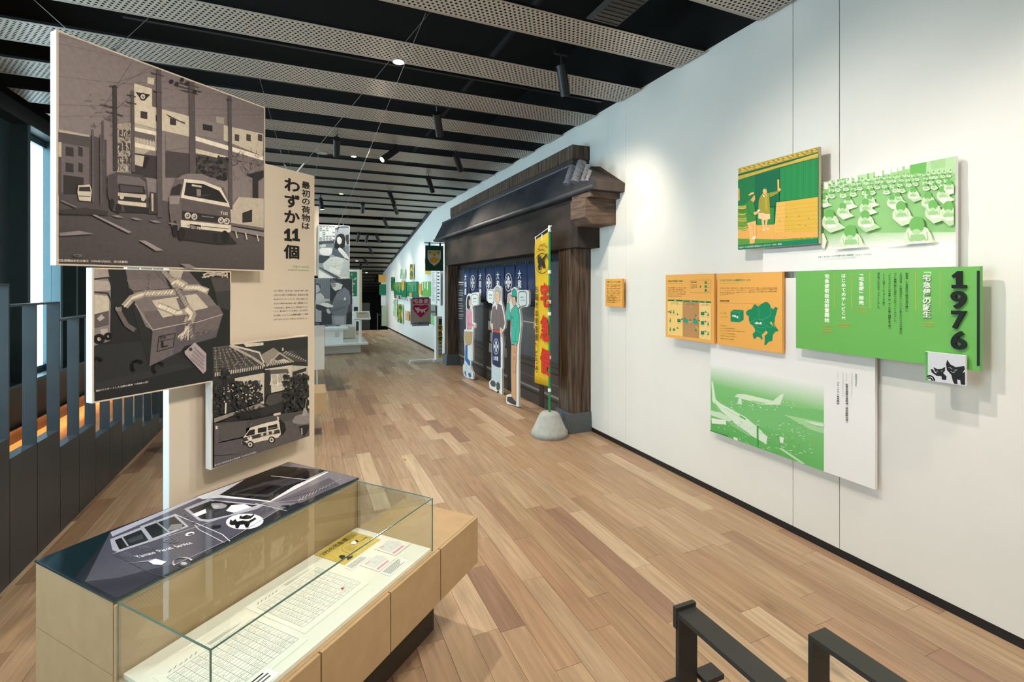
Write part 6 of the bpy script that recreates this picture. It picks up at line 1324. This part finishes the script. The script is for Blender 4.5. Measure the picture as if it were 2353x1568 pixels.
box('post', (-.03, 0, 0), (.03, .05, .60), M_white, ls)
bm = bmesh.new(); add_box(bm, (-.2, -.16, -.015), (.2, .16, .015), Matrix.Translation((.03, .02, .655)) @ Matrix.Rotation(math.radians(32), 4, 'X')); bmesh.ops.recalc_face_normals(bm, faces=bm.faces[:]); bm_obj('desk_board', bm, M_white, ls)
q = Matrix.Rotation(math.radians(32), 3, 'X'); S = Sheet(Vector((1.31, 12.34, .9145))+q @ Vector((0, 0, .0155)), (1, 0, 0), q @ Vector((0, 1, 0))); S.rectL(-.12, -.12, .18, .13, '#b3aa93'); S.rectL(-.05, .06, .12, .085, '#5a5444'); S.build('caption', ls, print_mat('matt_print'))
# ---- black furniture in the dark end
bx = thing('black_cabinet', 'black cabinet standing in the dark end of the hall', 'cabinet', (1.75, 18.55, -.02)); box('body', (0, 0, 0), (.52, .5, 1.02), M_blackmetal, bx); box('door', (.01, -.012, .05), (.51, 0, 1.0), mat('black_laminate', '#1f2022', .5), bx)
bs = thing('barrier_stand', 'thin dark barrier post with a short arm beside the far wall corner', 'barrier', (2.52, 18.42, 0)); tube('post', (0, 0, 0), (0, 0, .62), .018, mat('dark_chrome', '#55585c', .3, .7), bs, n=10); tube('arm', (0, 0, .56), (.18, 0, .56), .01, MATS['dark_chrome'], bs, n=8); tube('base', (0, 0, 0), (0, 0, .012), .11, MATS['dark_chrome'], bs, n=20)
# red standing sign seen through the railing
rs = thing('sign_board', 'narrow red sign with white lettering seen through the railing bars', 'sign', (-2.55, 10.2, 0)); box('plate', (0, 0, 0), (.3, .03, 1.6), mat('sign_red', '#c4262f', .5), rs); box('foot', (-.02, -.1, 0), (.32, .14, .02), M_blackmetal, rs)
S = Sheet((-2.55, 10.2, 0), (1, 0, 0)); [S.rectL(.09, 1.4-.16*k, .21, 1.5-.16*k, '#f4f0ea' if k % 3 else '#e8c23a') for k in range(8)]; S.build('sign_print', rs, print_mat('matt_print'))
# ================================================================== lamps
M_can = mat('black_lamp_body', '#1b1c1f', .4, .2)
M_lens_on = mat('lamp_glow', '#fff1d6', .4, emit='#ffe9c4', estr=9)
M_lens_off = mat('lamp_dark_lens', '#3b3a38', .2)
def spotlamp(p0, p1, lit, label, L_=.19, r=.042, power=0, aim=None, cone=55, z=None, glow=True):
    A = at_ceil(*p0, .06); B = at_ceil(*p1, .23)
    d = (B-A)
    if d.length > .34: d = d.normalized()*.30
    d = d.normalized()*max(.24, min(.32, d.length)); B = A+d
    t = thing('track_spotlight', label, 'spotlight', A, 0, 'black track spotlights under the slatted ceiling')
    bd = tube('body', (0, 0, 0), d, r, M_can, t, n=16)
    dn = d.normalized()
    tube('lens', d-dn*.002, d+dn*.003, r*.82, M_lens_on if lit else M_lens_off, bd, n=16)
    tube('stem', (0, 0, .09), d*.28, .009, M_can, t, n=8)
    box('adapter', (-.06, -.016, .085), (.06, .016, .115), M_can, t)
    if power:
        tgt = aim if aim is not None else tuple(B+dn)
        light('spot_beam', 'SPOT', B+dn*.02, power*LK, (1, .85, .66), tgt, size=.06, cone=cone*1.35, blend=1.0)
    return A
def downlamp(px, py, lit, label, r=.05, z=None, power=0):
    A = at_ceil(px, py, .005)
    t = thing('downlight', label, 'downlight', A, 0, 'small round ceiling downlights')
    tube('trim_ring', (0, 0, 0), (0, 0, .06), r, mat('downlight_rim', '#8c8780', .4), t, n=20)
    tube('lens', (0, 0, -.002), (0, 0, .0), r*.8, M_lens_on if lit else mat('pale_disc', '#b9b6b0', .5), t, n=20)
    if power: light('down_beam', 'SPOT', A-Vector((0, 0, .02)), power, (1, .87, .7), (A.x, A.y, 0), size=.05, cone=110, blend=.8)
LK = .30
D_ = 'black cylinder spotlight '

spotlamp((1289, 150), (1297, 204), 0, D_+'close to the white wall, before the gate roof', power=175, aim=(3, 4.15, 1.9), cone=66)
spotlamp((1003, 260), (1011, 312), 0, D_+'with a clip cable, hanging in front of the wooden gate', power=210, aim=(3, 3.4, 1.0), cone=70)
spotlamp((774, 319), (773, 365), 1, D_+'hanging straight down beside a lit downlight', power=0)
spotlamp((911, 345), (878, 367), 1, D_+'tilted steeply with a bright lens, near the cream text board', power=160, aim=(.3, 2.6, 1.2), cone=60)
spotlamp((1046, 355), (1059, 392), 0, D_+'shining down in front of the gate flag', power=150, aim=(2.6, 5.6, .6), cone=60)
spotlamp((984, 410), (994, 440), 1, D_+'with a pale lens, pointing at the blue shop curtain', power=420, aim=(2.7, 6.3, 1.0), cone=60)
spotlamp((895, 443), (905, 467), 0, D_+'one of a close pair, above the gate', power=380, aim=(2.7, 8.2, 1.0), cone=60)
spotlamp((905, 472), (914, 494), 0, D_+'one of a close pair, farther down the ceiling', power=150, aim=(3, 11.2, 1.5), cone=70)
spotlamp((834, 469), (833, 491), 0, D_+'hanging straight down over the far walkway', power=60, cone=80)
spotlamp((882, 503), (890, 522), 0, D_+'alone on the sloping ceiling, first past the bend', power=150, aim=(3, 13.5, 1.5), cone=70)
spotlamp((825, 536), (821, 555), 1, D_+'with a lit lens, first of three in a row', power=60, cone=80)
spotlamp((845, 539), (841, 556), 0, D_+'middle one of three in a row')
spotlamp((864, 539), (872, 556), 0, D_+'last of three in a row, turned to the wall', power=130, aim=(3, 15.5, 1.4), cone=70)
spotlamp((849, 569), (855, 584), 0, D_+'behind the row of three', power=120, aim=(3, 17.5, 1.3), cone=70)
spotlamp((836, 594), (845, 607), 1, D_+'with a small bright lens near the low end of the slope', power=60, cone=70)
spotlamp((829, 608), (829, 622), 0, D_+'small and far, hanging over the dark end')
spotlamp((736, 455), (739, 474), 1, D_+'glaring straight at the visitor beside the cream text board', power=40, cone=90)
spotlamp((866, 636), (861, 648), 1, D_+'glaring from the dark end of the hall', power=20, cone=90)
downlamp(916, 143, 1, 'bright round downlight in the black gap above the hanging wire', .055, power=170)
downlamp(740, 352, 0, 'unlit pale ceiling disc beside the hanging spotlight', .09)
downlamp(813, 360, 1, 'lit round downlight between two spotlights', .045, power=130)
downlamp(784, 446, 1, 'small lit downlight over the far walkway', .045)
downlamp(820, 600, 1, 'tiny lit downlight near the low ceiling end', .05, power=60)
downlamp(842, 627, 1, 'tiny lit downlight beyond the white wall corner', .05, power=20)
# unseen downlights added out of view as fill light for the hall
for i, (x, y) in enumerate(((-.6, -.9), (1.3, -1.6), (2.3, .25), (-1.9, 1.75), (1.5, 1.2))):
    t = thing('downlight', 'added fill downlight in the ceiling out of view', 'downlight', (x, y, 3.52), 0, 'added fill downlights out of view')
    tube('trim_ring', (0, 0, 0), (0, 0, .06), .05, MATS['downlight_rim'], t, n=20); tube('lens', (0, 0, -.002), (0, 0, 0), .04, M_lens_on, t, n=20)
    light('down_beam', 'SPOT', (x, y, 3.50), 75, (1, .9, .78), (x, y, 0), size=.05, cone=130, blend=.8)
def near_spot(p, aim, power, cone, label):
    A = Vector(p); dn = (Vector(aim)-A).normalized(); d = dn*.22
    t = thing('track_spotlight', label, 'spotlight', A, 0, 'spotlights behind the visitor')
    bd = tube('body', (0, 0, 0), d, .034, M_can, t, n=16); tube('lens', d-dn*.002, d+dn*.003, .028, M_lens_on, bd, n=16); tube('stem', (0, 0, .09), d*.28, .009, M_can, t, n=8); box('adapter', (-.06, -.016, .085), (.06, .016, .115), M_can, t)
    light('spot_beam', 'SPOT', A+d+dn*.02, power, (1, .9, .78), aim, size=.04, cone=cone, blend=1)
near_spot((.95, 2.15, 3.40), (3, 1.7, 1.35), 75, 95, 'black cylinder spotlight turned to the green wall panels')
near_spot((.75, .35, 3.40), (-.55, 2.45, 1.75), 75, 80, 'black cylinder spotlight turned to the street photograph')
near_spot((1.75, 1.85, 3.40), (.1, 2.2, .55), 55, 60, 'added out-of-view spotlight brightening the glass vitrine')  # extra lamp out of view, added to brighten the vitrine tray
near_spot((.2, .35, 3.40), (-.2, 2.5, 1.15), 38, 70, 'black cylinder spotlight turned to the lower photographs')
# lighting tracks
for y in (4.32, 5.1, 6.67, 7.5):
    tag(box('lighting_track', (-1.2, y-.016, ceil_z(y)+.06), (2.9, y+.016, ceil_z(y)+.095), M_can), 'black lighting track running across a gap between the ceiling slats', 'track', 'lighting tracks in the ceiling gaps')
COL.objects.unlink(_fo); bpy.data.objects.remove(_fo)
